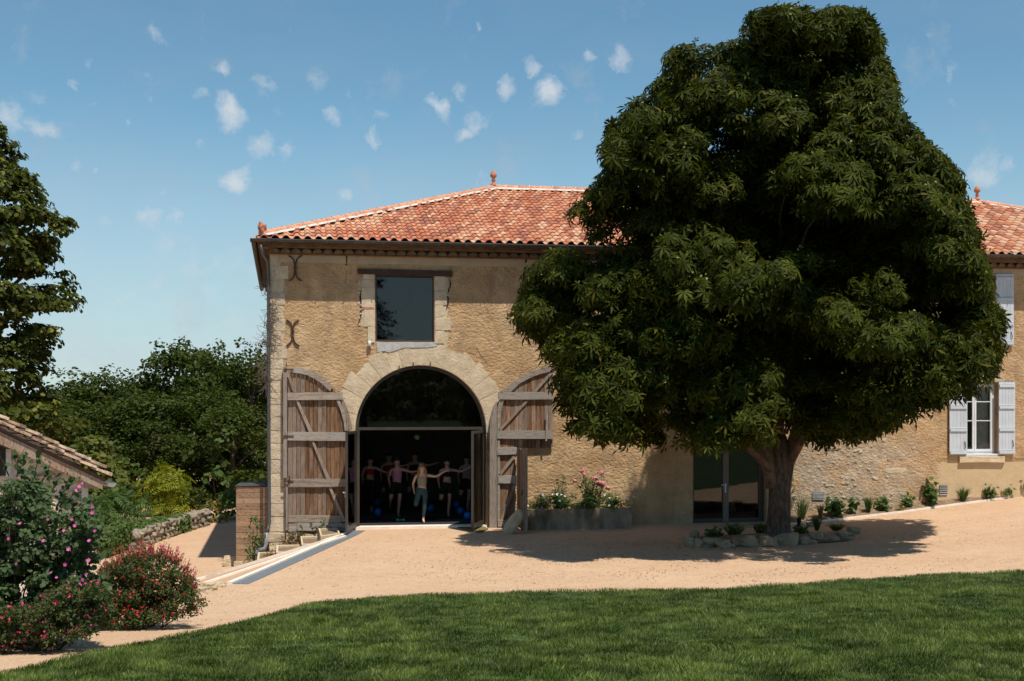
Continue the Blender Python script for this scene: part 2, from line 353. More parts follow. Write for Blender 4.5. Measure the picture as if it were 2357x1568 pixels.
MT = dict(
 gravel=m_gravel(), wall=m_wall(),
 stone=m_stone('pale_limestone', (.55, .43, .30), (.69, .58, .43), (.36, .27, .19)),
 dress=m_stone('dressed_limestone', (.56, .44, .29), (.70, .58, .42), (.38, .29, .19), 12, .03, .07),
 rock=m_stone('rock', (.48, .37, .23), (.64, .52, .36), (.26, .20, .12), 9, .05),
 rubble=m_stone('rubble_stone', (.46, .39, .31), (.64, .54, .42), (.30, .25, .20), 9, .04, .25),
 mortar=simple('lime_mortar', (.62, .54, .46), .95, .15, 4, .6, 25),
 white_mortar=simple('white_mortar', (.60, .53, .46), .95, .14, 5, .6, 22),
 band=simple('pale_plaster', (.50, .40, .28), .95, .12, 2, .35, 30),
 cement=simple('grey_cement', (.47, .46, .45), .95, .16, 5, .6, 18),
 crackm=simple('crack_shadow', (.035, .025, .018), 1., .1),
 plank=m_wood('weathered_plank', (26, 26, 1.3), (.09, .045, .025), (.38, .21, .115), (.27, .235, .20), .6),
 rail=m_wood('weathered_rail', (1.3, 26, 26), (.23, .18, .14), (.43, .355, .29), (.37, .335, .30), .7, orand=.12),
 stile=m_wood('weathered_stile', (26, 26, 1.3), (.22, .155, .11), (.38, .29, .23), (.34, .30, .265), .7, orand=.12),
 diag=m_wood('weathered_brace', (20, 20, 2.5), (.24, .15, .10), (.40, .29, .21), (.36, .31, .27), .6, orand=.12),
 beam=m_wood('dark_oak_beam', (1.5, 22, 22), (.05, .03, .022), (.115, .075, .055), (.12, .1, .085), .3, orand=.05),
 cedar=m_wood('cedar_board', (1.6, 20, 20), (.34, .20, .115), (.48, .30, .18), (.36, .26, .19), .35, orand=.16),
 tile=m_tile('clay_tile', False), tiles=m_tile('clay_tile_joined', True), tilesr=m_tile('clay_tile_right', False, .14),
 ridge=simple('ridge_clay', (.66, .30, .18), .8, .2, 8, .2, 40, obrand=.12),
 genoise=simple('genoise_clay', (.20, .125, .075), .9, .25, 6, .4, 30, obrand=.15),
 zinc=simple('dark_zinc', (.085, .075, .07), .42, .15, 3, 0, 40, .6, .5),
 pipe=simple('grey_pipe', (.10, .10, .105), .4, .1, 3, 0, 40, .3, .5),
 frame=simple('bronze_frame', (.075, .062, .052), .45, .1, 3, 0, 40, .3, .4),
 iron=simple('rusty_iron', (.09, .045, .03), .8, .35, 12, .4, 60),
 white=simple('white_paint', (.72, .74, .76), .5, .05, 3, .05),
 shutter=simple('grey_blue_paint', (.56, .61, .66), .55, .05, 4, .1, 30, obrand=.04),
 kerb=simple('white_kerb', (.80, .72, .63), .85, .08, 6, .2, 40),
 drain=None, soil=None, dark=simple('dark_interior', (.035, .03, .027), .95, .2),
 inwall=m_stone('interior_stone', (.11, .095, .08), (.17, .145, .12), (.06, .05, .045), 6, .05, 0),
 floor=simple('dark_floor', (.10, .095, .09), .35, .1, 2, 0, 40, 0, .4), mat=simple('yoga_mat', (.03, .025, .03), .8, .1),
 glass=m_glass('window_glass'), glass2=m_glass('clear_glass', (.85, .87, .85), -.01),
 lawn=simple('lawn_ground', (.045, .075, .022), 1., .3, 3),
 rust=simple('terracotta', (.50, .20, .12), .8, .15, 10), curtain=simple('curtain', (.55, .52, .5), .95, .1),
 skin=simple('skin', (.62, .37, .27), .5, .05), black=simple('black_fabric', (.012, .012, .014), .8, .1),
 bark=None)
t = NT('drain_grate'); p = t.xyz(); w = t.math('SINE', t.math('MULTIPLY', p[1], 240.)); MT['drain'] = t.fin(t.mix(t.rng(w, -.2, .2), (.13, .15, .17), (.27, .30, .33)), .5, t.bump(w, .5, .01), .4, .3)
t = NT('soil'); MT['soil'] = t.fin(t.mix(t.rng(t.noise(9, 6, .75), .35, .65), (.20, .135, .085), t.mix(t.rng(t.vor(24, out='Distance'), .1, .5), (.55, .42, .30), (.30, .21, .14))), .95, t.bump(t.noise(22, 6, .8), .9, .05), .1)
t = NT('bark'); v = t.map(t.pos, (9, 9, 2.2)); g = t.noise(1.6, 7, .7, v, .8); MT['bark'] = t.fin(t.mix(t.rng(g, .35, .65), (.055, .04, .03), (.17, .13, .10)), .95, t.bump(g, .9, .04), .1)
t = NT('pale_bark'); MT['limb'] = t.fin(t.mix(t.rng(t.noise(3, 6, .7), .35, .65), (.09, .055, .04), (.22, .15, .11)), .9, t.bump(t.noise(14, 6, .7), .6, .02), .15)
MT['chest'] = m_leaf('chestnut_leaf', (.015, .023, .002), (.064, .078, .008), .2, (.11, .095, .012), .08, .55, .08)
MT['oak'] = m_leaf('oak_leaf', (.018, .034, .005), (.078, .105, .018), .25)
MT['lime'] = m_leaf('lime_leaf', (.022, .036, .006), (.095, .115, .018), .28, (.20, .19, .04), .12)
MT['acer'] = m_leaf('acer_leaf', (.06, .085, .02), (.15, .17, .035), .3, (.22, .16, .03), .1)
MT['sumac'] = m_leaf('sumac_leaf', (.10, .15, .015), (.25, .27, .025), .35, (.34, .30, .03), .15)
MT['fern'] = m_leaf('pinnate_leaf', (.045, .095, .03), (.10, .17, .05), .3)
MT['ivy'] = m_leaf('ivy_leaf', (.04, .075, .02), (.11, .17, .045), .25)
MT['hib'] = m_leaf('hibiscus_leaf', (.04, .075, .028), (.115, .165, .07), .25)
MT['salv'] = m_leaf('salvia_leaf', (.045, .070, .022), (.10, .13, .045), .25)
MT['plant'] = m_leaf('garden_leaf', (.045, .085, .025), (.10, .17, .05), .3)
MT['dry'] = m_leaf('dry_leaf', (.20, .13, .06), (.36, .26, .13), .3)
MT['euon'] = m_leaf('autumn_leaf', (.08, .11, .03), (.20, .19, .05), .3, (.42, .20, .07), .3)
MT['grass'] = m_leaf('grass_blade', (.046, .078, .012), (.155, .205, .045), .25, (.21, .24, .08), .14, .5, .2)
MT['pinkf'] = simple('pink_petal', (.55, .09, .30), .6, .25, 8); MT['redf'] = simple('red_petal', (.56, .015, .03), .6, .3, 30)
MT['whitef'] = simple('white_petal', (.8, .8, .78), .6, .1); MT['rosef'] = simple('rose_petal', (.58, .22, .23), .6, .2, 20)
MT['violetf'] = simple('violet_petal', (.42, .08, .45), .6, .2)

t = NT('mown_grass'); r = t.island(); n1 = t.noise(1.5, 6, .62, t.map(t.pos, (1, .55, 1))); n2 = t.noise(.35, 4, .6)
c = t.mix(r, (.045, .078, .010), (.14, .20, .038)); c = t.mix(t.rng(t.math('FRACT', t.math('MULTIPLY', r, 31.7)), .86, .95), c, (.25, .28, .11))
c = t.mix(1., c, t.mix(t.rng(t.math('ADD', n1, t.math('MULTIPLY', n2, .35)), .52, .80), (.50, .50, .44), (1.28, 1.18, 1.12)), 'MULTIPLY'); t.fin(c, .5, None, .2)
tr = t.n.new('ShaderNodeBsdfTranslucent'); t.l.new(t.mix(1., c, (1.5, 1.6, .6), 'MULTIPLY'), tr.inputs[0]); ms = t.n.new('ShaderNodeMixShader'); ms.inputs[0].default_value = .25
t.l.new(t.bsdf.outputs[0], ms.inputs[1]); t.l.new(tr.outputs[0], ms.inputs[2]); t.l.new(ms.outputs[0], t.out.inputs[0]); MT['grass'] = t.mat
MT['oldwall'] = m_stone('old_wall_stone', (.24, .20, .155), (.36, .31, .245), (.14, .12, .09), 9, .04, .25)

MT['ringrock'] = m_stone('shaded_ring_rock', (.30, .225, .14), (.46, .36, .235), (.17, .13, .08), 9, .05)  # darker copy of rock: the tree's shade on the ring stones is in the colour
# ================================================================== ground
def grid_sheet(name, xs, ys, fz, mat, kind='structure', label=None):
    X, Y = np.meshgrid(xs, ys); n, m = len(xs), len(ys)
    vs = [(float(x), float(y), fz(float(x), float(y))) for y, x in ((yy, xx) for yy in ys for xx in xs)]
    fs = [(j*n+i, j*n+i+1, (j+1)*n+i+1, (j+1)*n+i) for j in range(m-1) for i in range(n-1)]
    me = bpy.data.meshes.new(name); me.from_pydata(vs, [], fs); me.polygons.foreach_set('use_smooth', [True]*len(fs))
    o = link_mesh(name, me, mat, None, kind)
    if label: o['label'] = label
    return o
def axis(lo, a, b, hi, st, grow=1.35):
    mid = list(np.arange(a, b+.001, st)); l = []; d = st*2; x = a
    while x > lo: x -= d; l.append(max(x, lo)); d *= grow
    r = []; d = st*2; x = mid[-1]
    while x < hi: x += d; r.append(min(x, hi)); d *= grow
    return l[::-1]+mid+r
grid_sheet('ground', axis(-900, -16, 22, 900, .3), axis(-500, -36, 8, 1200, .3), gz, MT['gravel'], label='pale peach gravel court and lower path')
# lawn -------------------------------------------------------------
LE = [(-260, 1640), (0, 1555), (231, 1501), (295, 1488), (482, 1451), (620, 1417), (707, 1393), (790, 1382), (884, 1375), (1140, 1366), (1399, 1361), (1684, 1356), (1968, 1335), (2160, 1322), (2357, 1315), (2700, 1290)]
lp = [b2c(*G(x, y).xy) for x, y in LE]
lp = [(-14, 4.)] + lp + [(30, 24)]
LX = [p[0] for p in lp]; LZ = [p[1] for p in lp]
def lawn_edge(X): return float(np.interp(X, LX, LZ)) + .07*math.sin(X*3.1) + .05*math.sin(X*7.7+1)
def lawn_z(X, Z):
    x, y = c2b(X, Z); d = lawn_edge(X)-Z
    return gz(x, y) + .035*min(1, max(0, d)/.15) - .01
xs = axis(-60, -13, 20, 80, .25); vs = []; fs = []; nz = 90
for X in xs:
    e = lawn_edge(X)
    for k in range(nz):
        s_ = (k/(nz-1))**1.8; Z = e - s_*(e+110); x, y = c2b(X, Z); vs.append((x, y, lawn_z(X, Z)+(.012*noise.noise(Vector((x, y, 0))*1.5))))
for i in range(len(xs)-1):
    for k in range(nz-1): fs.append((i*nz+k, (i+1)*nz+k, (i+1)*nz+k+1, i*nz+k+1)[::-1])
me = bpy.data.meshes.new('lawn'); me.from_pydata(vs, [], fs); me.polygons.foreach_set('use_smooth', [True]*len(fs)); me.update()
link_mesh('lawn', me, MT['lawn'], None, 'structure')
rs = np.random.RandomState(3)
N = 280000
Zs = 8.2 + rs.rand(N*2)**1.1*19; Xs = (rs.rand(N*2)*2-1)*Zs*.45
ok = np.array([Z < lawn_edge(X)+.03 for X, Z in zip(Xs, Zs)]); Xs = Xs[ok][:N]; Zs = Zs[ok][:N]; n = len(Xs)
bx = CAM.x+Xs*CT+Zs*ST; by = CAM.y-Xs*ST+Zs*CT
bz = np.array([lawn_z(a, b) for a, b in zip(Xs, Zs)])
cl_ = np.array([noise.noise(Vector((a*.9, b*.9, 0))) + .6*noise.noise(Vector((a*3, b*3, 4))) for a, b in zip(bx, by)])
hh = (.034+.026*rs.rand(n))*(1+.7*cl_); ww = .0030+.0026*rs.rand(n); az = rs.rand(n)*6.283
lean = .45*rs.randn(n)*hh; la = rs.rand(n)*6.283 + cl_*2
dx, dy = np.cos(az)*ww, np.sin(az)*ww; lx, ly = np.cos(la)*lean+hh*.5*np.cos(cl_*6), np.sin(la)*lean+hh*.5*np.sin(cl_*6)
V = np.zeros((n, 5, 3))
V[:, 0] = np.stack([bx-dx, by-dy, bz-.01], 1); V[:, 1] = np.stack([bx+dx, by+dy, bz-.01], 1)
V[:, 2] = np.stack([bx+dx*.75+lx*.35, by+dy*.75+ly*.35, bz+hh*.6], 1); V[:, 3] = np.stack([bx-dx*.75+lx*.35, by-dy*.75+ly*.35, bz+hh*.6], 1)
V[:, 4] = np.stack([bx+lx, by+ly, bz+hh], 1)
def np_mesh(name, V, quads=None, tris=None):
    """V (n,k,3); quads/tris template faces per instance"""
    n, k = V.shape[:2]; me = bpy.data.meshes.new(name); loops = []; sizes = []
    fl = []
    base = (np.arange(n)*k)
    parts = []
    if quads is not None and len(quads): q = np.array(quads); parts.append(((base[:, None, None]+q[None]).reshape(-1, 4), 4))
    if tris is not None and len(tris): q = np.array(tris); parts.append(((base[:, None, None]+q[None]).reshape(-1, 3), 3))
    li = np.concatenate([p.reshape(-1) for p, s_ in parts]).astype(np.int32)
    cnt = np.concatenate([np.full(len(p), s_) for p, s_ in parts]).astype(np.int32)
    st = np.concatenate([[0], np.cumsum(cnt)[:-1]]).astype(np.int32)
    me.vertices.add(n*k); me.vertices.foreach_set('co', V.reshape(-1).astype(np.float32))
    me.loops.add(len(li)); me.loops.foreach_set('vertex_index', li)
    me.polygons.add(len(cnt)); me.polygons.foreach_set('loop_start', st)
    try: me.polygons.foreach_set('loop_total', cnt)
    except Exception: pass
    me.update(calc_edges=True); me.validate(); return me
link_mesh('grass', np_mesh('grass', V, [(0, 1, 2, 3)], [(3, 2, 4)]), MT['grass'], None, 'stuff')
bpy.data.objects['grass']['label'] = 'dense short green grass blades of the lawn'
# kerbs, drain ------------------------------------------------------
def ribbon(name, pts, w, h, mat, dz=.0, side=None):
    mb = MB(); n = len(pts); vs = []
    for i, p in enumerate(pts):
        t = (pts[min(i+1, n-1)]-pts[max(i-1, 0)]); s_ = Vector((t.y, -t.x, 0)).normalized()*w/2
        for q, z in ((-1, -.12), (-1, h), (1, h), (1, -.12)): vs.append(p+s_*q+Vector((0, 0, z+dz)))
    fs = [(i*4+k, (i+1)*4+k, (i+1)*4+(k+1) % 4, i*4+(k+1) % 4) for i in range(n-1) for k in range(4)]
    fs += [(0, 1, 2, 3), ((n-1)*4+3, (n-1)*4+2, (n-1)*4+1, (n-1)*4)]
    mb.add(vs, fs); o = mb.obj(name, mat, None, False, 'structure'); return o
def cpt(X, Z, dz=0.): x, y = c2b(X, Z); return Vector((x, y, gz(x, y)+dz))
zz = list(np.linspace(25.1, 35.5, 24))
ribbon('kerb', [cpt(xe(Z)+.05, Z) for Z in zz], .10, .045, MT['kerb'])['label'] = 'white stone kerb along the drain'
ribbon('drain_channel', [cpt(xe(Z)+.26, Z) for Z in zz], .30, .012, MT['drain'])['label'] = 'grey slotted drain channel crossing the gravel'
K2 = [G(795+(468-795)*s_, 1237+(1346-1237)*s_) for s_ in np.linspace(0, 1, 24)]
K3 = [G(783+(444-783)*s_, 1237+(1341-1237)*s_) for s_ in np.linspace(0, 1, 24)]
ribbon('kerb', K2, .07, .05, MT['kerb'])['label'] = 'white kerb at the foot of the gravel bank'
ribbon('kerb', K3, .07, .07, MT['kerb'])['label'] = 'outer white kerb beside the lower path'
# right hand soil bed
BE = [(1700, 1212), (1838, 1207), (1915, 1199), (2060, 1182), (2200, 1163), (2357, 1142), (2560, 1116)]
BEp = []
for i in range(len(BE)-1):
    for s_ in np.linspace(0, 1, 9)[:-1]: BEp.append(G(BE[i][0]+(BE[i+1][0]-BE[i][0])*s_, BE[i][1]+(BE[i+1][1]-BE[i][1])*s_))
BEp = BEp[6:]
ribbon('kerb', BEp, .06, .05, MT['kerb'])['label'] = 'thin white kerb edging the soil bed'
vs = []; fs = []; m = 9
for i, p in enumerate(BEp):
    for k in range(m):
        q = k/(m-1); y = p.y*(1-q) + .02*q; vs.append((p.x, y+.02*(k == 0), gz(p.x, y) + .03 + .14*q + (.05*noise.noise(Vector((p.x*3, y*3, 0))) if 0 < k else 0)))
fs = [(i*m+k, (i+1)*m+k, (i+1)*m+k+1, i*m+k+1) for i in range(len(BEp)-1) for k in range(m-1)]
me = bpy.data.meshes.new('soil_bed'); me.from_pydata(vs, [], fs); link_mesh('soil_bed', me, MT['soil'], None, 'structure')
# ================================================================== farmhouse
H = empty('farmhouse', (0, 0, 0), 'long ochre stone farmhouse with red tiled hip roof and open arched barn doorway', 'farmhouse')
EX, EY, EZ, RA, RT, RL = -7.015, -.5, 7.892, 7.65, .36, 17.6
xr = EX+2*RA+RL
def hole_px(x0, y0, x1, y1): return [F(x0, y1).xz, F(x1, y1).xz, F(x1, y0).xz, F(x0, y0).xz] if False else [(F(x0, y1).x, F(x0, y1).z), (F(x1, y1).x, F(x1, y1).z), (F(x1, y0).x, F(x1, y0).z), (F(x0, y0).x, F(x0, y0).z)]
AC, AR = (968.5, 992), 150.5
sill = .055
al, ar_ = F(818, 1100).x, F(1119, 1100).x
arch = [(al, sill), (ar_, sill)] + [(F(AC[0]+AR*math.cos(a), AC[1]-AR*math.sin(a)).x, F(AC[0]+AR*math.cos(a), AC[1]-AR*math.sin(a)).z) for a in np.linspace(0, math.pi, 33)]
hw = hole_px(864, 632, 999.5, 786.5); dz0 = F(1680, 1204).z
hd = [(F(1595, 1100).x, dz0), (F(1764, 1100).x, dz0), (F(1764, 1100).x, F(1700, 1003).z), (F(1595, 1100).x, F(1700, 1003).z)]
def rect(x0, x1, z0, z1): return [(x0, z0), (x1, z0), (x1, z1), (x0, z1)]
lwx0, lwx1 = F(2206, 950).x, F(2299, 950).x; lwz0, lwz1 = F(2250, 1046.5).z, F(2250, 881).z
uwx0, uwx1 = F(2206, 700).x, F(2292, 700).x; uwz0, uwz1 = F(2250, 801).z, F(2250, 629).z
swx0, swx1 = F(1930, 900).x, F(1968, 900).x; swz0, swz1 = F(1950, 928).z, F(1950, 868).z
holes = [arch, rect(hw[0][0], hw[1][0], hw[0][1], hw[2][1]), hd, rect(lwx0, lwx1, lwz0, lwz1), rect(uwx0, uwx1, uwz0, uwz1), rect(swx0, swx1, swz0, swz1)]
WX0, WX1 = F(620.5, 900).x, xr-.5; WZ1 = 7.86
def wall_with_holes(name, y0, y1, z0, mat):
    outer = [(WX0, z0), (WX1, z0), (WX1, WZ1), (WX0, WZ1)]
    loops = [outer]+holes; pts = [p for l in loops for p in l]
    tris = tessellate_polygon([[Vector((a, b, 0)) for a, b in l] for l in loops])
    mb = MB(); fr = [(a, y0, b) for a, b in pts]; bk = [(a, y1, b) for a, b in pts]; n = len(pts)
    fs = []
    for t_ in tris:
        a, b, c = [Vector((pts[i][0], pts[i][1], 0)) for i in t_]
        t_ = tuple(t_) if (b-a).cross(c-a).z > 0 else tuple(reversed(t_))
        fs.append(t_); fs.append(tuple(i+n for i in reversed(t_)))
    st = 0
    for l in loops:
        m = len(l)
        for i in range(m): j = (i+1) % m; fs.append((st+i, st+i+n, st+j+n, st+j) if l is not outer else (st+i, st+j, st+j+n, st+i+n)[::-1])
        st += m
    mb.add(fr+bk, fs); return mb.obj(name, mat, H)
wall_with_holes('wall', 0, .5, -1.8, MT['wall'])
YB = EY+2*RA-.5
MB().box((WX0, .5, -1.8), (WX0+.5, YB, WZ1)).obj('wall', MT['wall'], H)
MB().box((WX1-.5, .5, -1.8), (WX1, YB, WZ1)).obj('wall', MT['wall'], H)
MB().box((WX0+.5, YB-.5, -1.8), (WX1-.5, YB, WZ1)).obj('wall', MT['wall'], H)
# rooms
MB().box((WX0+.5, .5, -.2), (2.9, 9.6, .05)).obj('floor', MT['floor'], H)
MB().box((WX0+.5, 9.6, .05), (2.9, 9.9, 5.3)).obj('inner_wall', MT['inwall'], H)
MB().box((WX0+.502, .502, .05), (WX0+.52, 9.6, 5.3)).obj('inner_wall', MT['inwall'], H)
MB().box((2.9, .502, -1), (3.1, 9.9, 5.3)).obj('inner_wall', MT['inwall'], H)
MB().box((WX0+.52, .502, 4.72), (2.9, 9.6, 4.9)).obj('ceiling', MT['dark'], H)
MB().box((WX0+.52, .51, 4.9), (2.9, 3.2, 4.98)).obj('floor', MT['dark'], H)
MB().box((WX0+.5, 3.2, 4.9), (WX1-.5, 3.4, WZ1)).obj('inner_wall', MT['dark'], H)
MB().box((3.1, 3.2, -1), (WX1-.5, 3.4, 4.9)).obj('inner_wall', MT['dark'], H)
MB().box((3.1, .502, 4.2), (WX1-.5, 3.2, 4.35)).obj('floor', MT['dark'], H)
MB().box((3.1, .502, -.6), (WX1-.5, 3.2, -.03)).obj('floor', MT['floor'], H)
# ---- roof
pa = math.atan(RT); cp, spn = math.cos(pa), math.sin(pa)
slopes = dict(front=(Vector((EX, EY, EZ)), Vector((1, 0, 0)), Vector((0, cp, spn)), xr-EX),
 left=(Vector((EX, EY+2*RA, EZ)), Vector((0, -1, 0)), Vector((cp, 0, spn)), 2*RA),
 right=(Vector((xr, EY, EZ)), Vector((0, 1, 0)), Vector((-cp, 0, spn)), 2*RA),
 back=(Vector((xr, EY+2*RA, EZ)), Vector((-1, 0, 0)), Vector((0, -cp, spn)), xr-EX))
d_ = .06
top0, top1 = Vector((EX+RA, EY+RA, EZ+RA*RT-d_)), Vector((EX+RA+RL, EY+RA, EZ+RA*RT-d_))
c0, c1, c2_, c3_ = [Vector(q) for q in ((EX+.04, EY+.04, EZ-d_), (xr-.04, EY+.04, EZ-d_), (xr-.04, EY+2*RA-.04, EZ-d_), (EX+.04, EY+2*RA-.04, EZ-d_))]
MB().add([c0, c1, c2_, c3_, top0, top1], [(0, 1, 5, 4), (1, 2, 5), (2, 3, 4, 5), (3, 0, 4), (3, 2, 1, 0)]).obj('roof_deck', MT['beam'], H)
prof = [(0, .0), (.045, -.014), (.09, .0), (.112, .042), (.15, .07), (.19, .076), (.235, .058), (.268, .012), (.29, .0)]
TW, TC = .29, .405
def tile_mesh():
    vs = []; fs = []; n = len(prof)
    for v, z in ((0, .034), (.45, .004)):
        vs += [(u, v, z+h) for u, h in prof]
    vs += [(u, 0, .034+h-.016) for u, h in prof]
    fs = [(i, i+1, n+i+1, n+i) for i in range(n-1)] + [(2*n+i, 2*n+i+1, i+1, i) for i in range(n-1)]
    return vs, fs
tv, tf = tile_mesh()
tme = bpy.data.meshes.new('roof_tile'); tme.from_pydata(tv, [], tf); tme.materials.append(MT['tile'])
tme2 = tme.copy(); tme2.materials.clear(); tme2.materials.append(MT['tilesr'])
cand = []; joined = MB(); joined2 = MB()
def pj(p):
    X, Z = b2c(p.x, p.y); return CX+FPX*X/Z, HY-FPX*(p.z-CAM.z)/Z, Z
for nm, (o_, U, V_, Wd) in slopes.items():
    Nn = U.cross(V_)
    nr_ = int(RA/cp/TC)+1
    for r in range(nr_):
        v = r*TC-.05; h0 = max(0, (v+.12)*cp)
        if h0 > RA: continue
        for c in range(int(Wd/TW)+1):
            u = c*TW; uc = u+TW*.6
            if uc < h0+.02 or uc > Wd-h0-.02: continue
            org = o_ + U*u + V_*v + Nn*(.012*(R.random()-.5))
            M4 = Matrix((( U.x, V_.x, Nn.x, org.x), (U.y, V_.y, Nn.y, org.y), (U.z, V_.z, Nn.z, org.z), (0, 0, 0, 1))) @ Matrix.Rotation((R.random()-.5)*.025, 4, 'Z')
            px, py, Z = pj(org)
            vis = nm == 'front' and (590 < px < 1400 or (2200 < px < 2380))
            if vis: cand.append((Z, px, M4))
            else: (joined2 if (nm == 'front' and px > 1900) or nm == 'right' else joined).add([M4 @ Vector(q) for q in tv], tf)
cand.sort(key=lambda q: q[0])
for i, (Z, px, M4) in enumerate(cand):
    if i < 300:
        o = bpy.data.objects.new('roof_tile', tme if px < 1900 else tme2); COL.objects.link(o); o.parent = H; o.matrix_world = M4
    else: (joined if px < 1900 else joined2).add([M4 @ Vector(q) for q in tv], tf)
joined.obj('roof_tile_field', MT['tiles'], H, kind='stuff')
t = MT['tilesrj'] = m_tile('clay_tile_joined_right', True, .16)
joined2.obj('roof_tile_field', t, H, kind='stuff')
# ridge and hips
def run_tiles(A, B, rad, mortar_w):
    d = (B-A); L = d.length; d.normalize(); up = Vector((0, 0, 1)); s_ = d.cross(up).normalized(); u = s_.cross(d)
    n = int(L/.40); mb = MB()
    for i in range(n):
        a0 = A + d*(i*L/n); a1 = A + d*((i+1)*L/n+.03)
        vs = []
        for q, (p, r) in enumerate(((a0, rad*1.06), (a1, rad*.90))):
            for k in range(9):
                th = math.pi*k/8; vs.append(p + s_*math.cos(th)*r + u*(math.sin(th)*r*1.0))
        fs = [(k, k+1, 9+k+1, 9+k) for k in range(8)] + [(8, 7, 6, 5, 4, 3, 2, 1, 0)]
        m = MB().add(vs, fs); px = pj(a0)[0]
        if px < 1450 or 2180 < px < 2400: m.obj('ridge_tile', MT['ridge'], H, True)
        else: mb.add(vs, fs)
        # white mortar collar
        vs = []
        for q, p in enumerate((a0-d*.008, a0+d*.022)):
            for k in range(9):
                th = math.pi*k/8; vs.append(p + s_*math.cos(th)*rad*1.09 + u*(math.sin(th)*rad*1.09))
        col.add(vs, [(k, k+1, 9+k+1, 9+k) for k in range(8)] + [(8, 7, 6, 5, 4, 3, 2, 1, 0), tuple(range(9, 18))])
    if mb.v: mb.obj('ridge_tile_run', MT['ridge'], H, True, 'stuff')
    # mortar bedding on both sides, scalloped against the tiles
    m = 60; vs = []
    for i in range(m+1):
        p = A + d*(L*i/m); w = mortar_w*(1+.25*noise.noise(Vector((i*.9, rad*50, 0))))
        vs += [p - s_*w + u*(-w*SL_), p - s_*rad*.9 + u*rad*.1, p + s_*rad*.9 + u*rad*.1, p + s_*w + u*(-w*SL_)]
    fs = [(i*4+k, i*4+k+1, (i+1)*4+k+1, (i+1)*4+k) for i in range(m) for k in range(3)]
    MB().add(vs, fs).obj('ridge_mortar', MT['white_mortar'], H)
col = MB(); up_ = .06
A = Vector((EX+.12, EY+.12, EZ+.12)); T0 = Vector((EX+RA, EY+RA, EZ+RA*RT+up_)); T1 = Vector((EX+RA+RL, EY+RA, EZ+RA*RT+up_))
SL_ = .18; run_tiles(A, T0, .10, .22); run_tiles(Vector((xr-.12, EY+.12, EZ+.12)), T1, .10, .22)
SL_ = .30; run_tiles(T0, T1, .11, .24)
SL_ = .18; run_tiles(Vector((EX+.12, EY+2*RA-.12, EZ+.12)), T0, .1, .22); run_tiles(Vector((xr-.12, EY+2*RA-.12, EZ+.12)), T1, .1, .22)
col.obj('mortar_collar', MT['white_mortar'], H, kind='stuff')
fin = [(.0, .0), (.12, .0), (.10, .05), (.055, .12), (.05, .18), (.075, .2), (.075, .225), (.045, .24), (.05, .29), (.095, .32), (.115, .36), (.11, .42), (.075, .50), (.035, .56), (.0, .60)]
fin = [(r, z*.92) for r, z in fin]
for p in (T0, T1): MB().lathe(fin[1:-1], p + Vector((0, 0, .06)), 14).obj('finial', MT['rust'], H, True)
q = rock_mesh('finial', (.25, .25, .34), 4, 3, .5, 1.); o = link_mesh('finial', q, MT['rust'], H); o.location = (EX+.14, EY+.14, EZ+.26); o['label'] = 'lumpy red clay ornament on the roof corner'
# gutter: half round with joints
def gutter(A, B, out, name='gutter'):
    d = (B-A).normalized(); mb = MB(); vs = []; pr = []
    for k in range(9):
        th = math.pi + math.pi*k/8; pr.append((math.cos(th)*.075, math.sin(th)*.075+.0))
    pr = [(-.085, .02), (-.075, .012)] + pr + [(.075, .012)]
    pr2 = [(x*.9, z+.008) for x, z in pr]
    full = pr + pr2[::-1]; n = len(full)
    for p in (A, B): vs += [p + out*x + Vector((0, 0, z)) for x, z in full]
    mb.add(vs, [(k, (k+1) % n, n+(k+1) % n, n+k) for k in range(n)] + [tuple(range(n)), tuple(range(2*n-1, n-1, -1))])
    return mb.obj(name, MT['zinc'], H, False)
gz_ = F(957, 557).z
gy = -.60; gA = Vector((F(573, 552, gy).x+.03, gy, 7.845)); gB = Vector((xr+.12, gy, 7.845))
gutter(gA, gB, Vector((0, -1, 0))); gutter(Vector((EX-.1, gy+.08, 7.845)), Vector((EX-.1, YB+.5, 7.845)), Vector((-1, 0, 0)))
for i in range(42):
    x = gA.x+.5+i*.76
    if pj(Vector((x, gy, 7.8)))[0] > 2400: break
    MB().box((x-.012, gy-.082, 7.765), (x+.012, gy-.076, 7.86)).obj('gutter_bracket', MT['zinc'], H)
# eaves: fascia, slab, genoise tiles, pale band
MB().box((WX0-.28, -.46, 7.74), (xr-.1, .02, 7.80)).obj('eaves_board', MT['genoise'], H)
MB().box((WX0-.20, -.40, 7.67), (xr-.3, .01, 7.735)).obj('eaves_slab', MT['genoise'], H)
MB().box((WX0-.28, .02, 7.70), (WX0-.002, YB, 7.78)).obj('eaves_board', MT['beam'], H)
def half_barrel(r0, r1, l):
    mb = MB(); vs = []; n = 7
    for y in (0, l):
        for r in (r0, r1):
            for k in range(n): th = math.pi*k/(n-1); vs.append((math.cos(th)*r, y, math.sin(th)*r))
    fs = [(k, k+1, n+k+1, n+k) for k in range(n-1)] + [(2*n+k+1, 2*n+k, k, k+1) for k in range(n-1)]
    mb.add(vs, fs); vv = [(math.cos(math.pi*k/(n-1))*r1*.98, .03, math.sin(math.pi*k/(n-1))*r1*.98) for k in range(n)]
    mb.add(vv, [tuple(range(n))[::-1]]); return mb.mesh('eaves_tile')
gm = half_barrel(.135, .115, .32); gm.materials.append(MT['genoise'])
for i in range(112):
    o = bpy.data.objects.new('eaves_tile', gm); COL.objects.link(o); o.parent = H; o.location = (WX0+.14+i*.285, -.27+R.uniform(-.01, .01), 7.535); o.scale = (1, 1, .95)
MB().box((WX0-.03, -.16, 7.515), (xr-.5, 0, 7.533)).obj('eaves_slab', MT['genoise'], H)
x = WX0
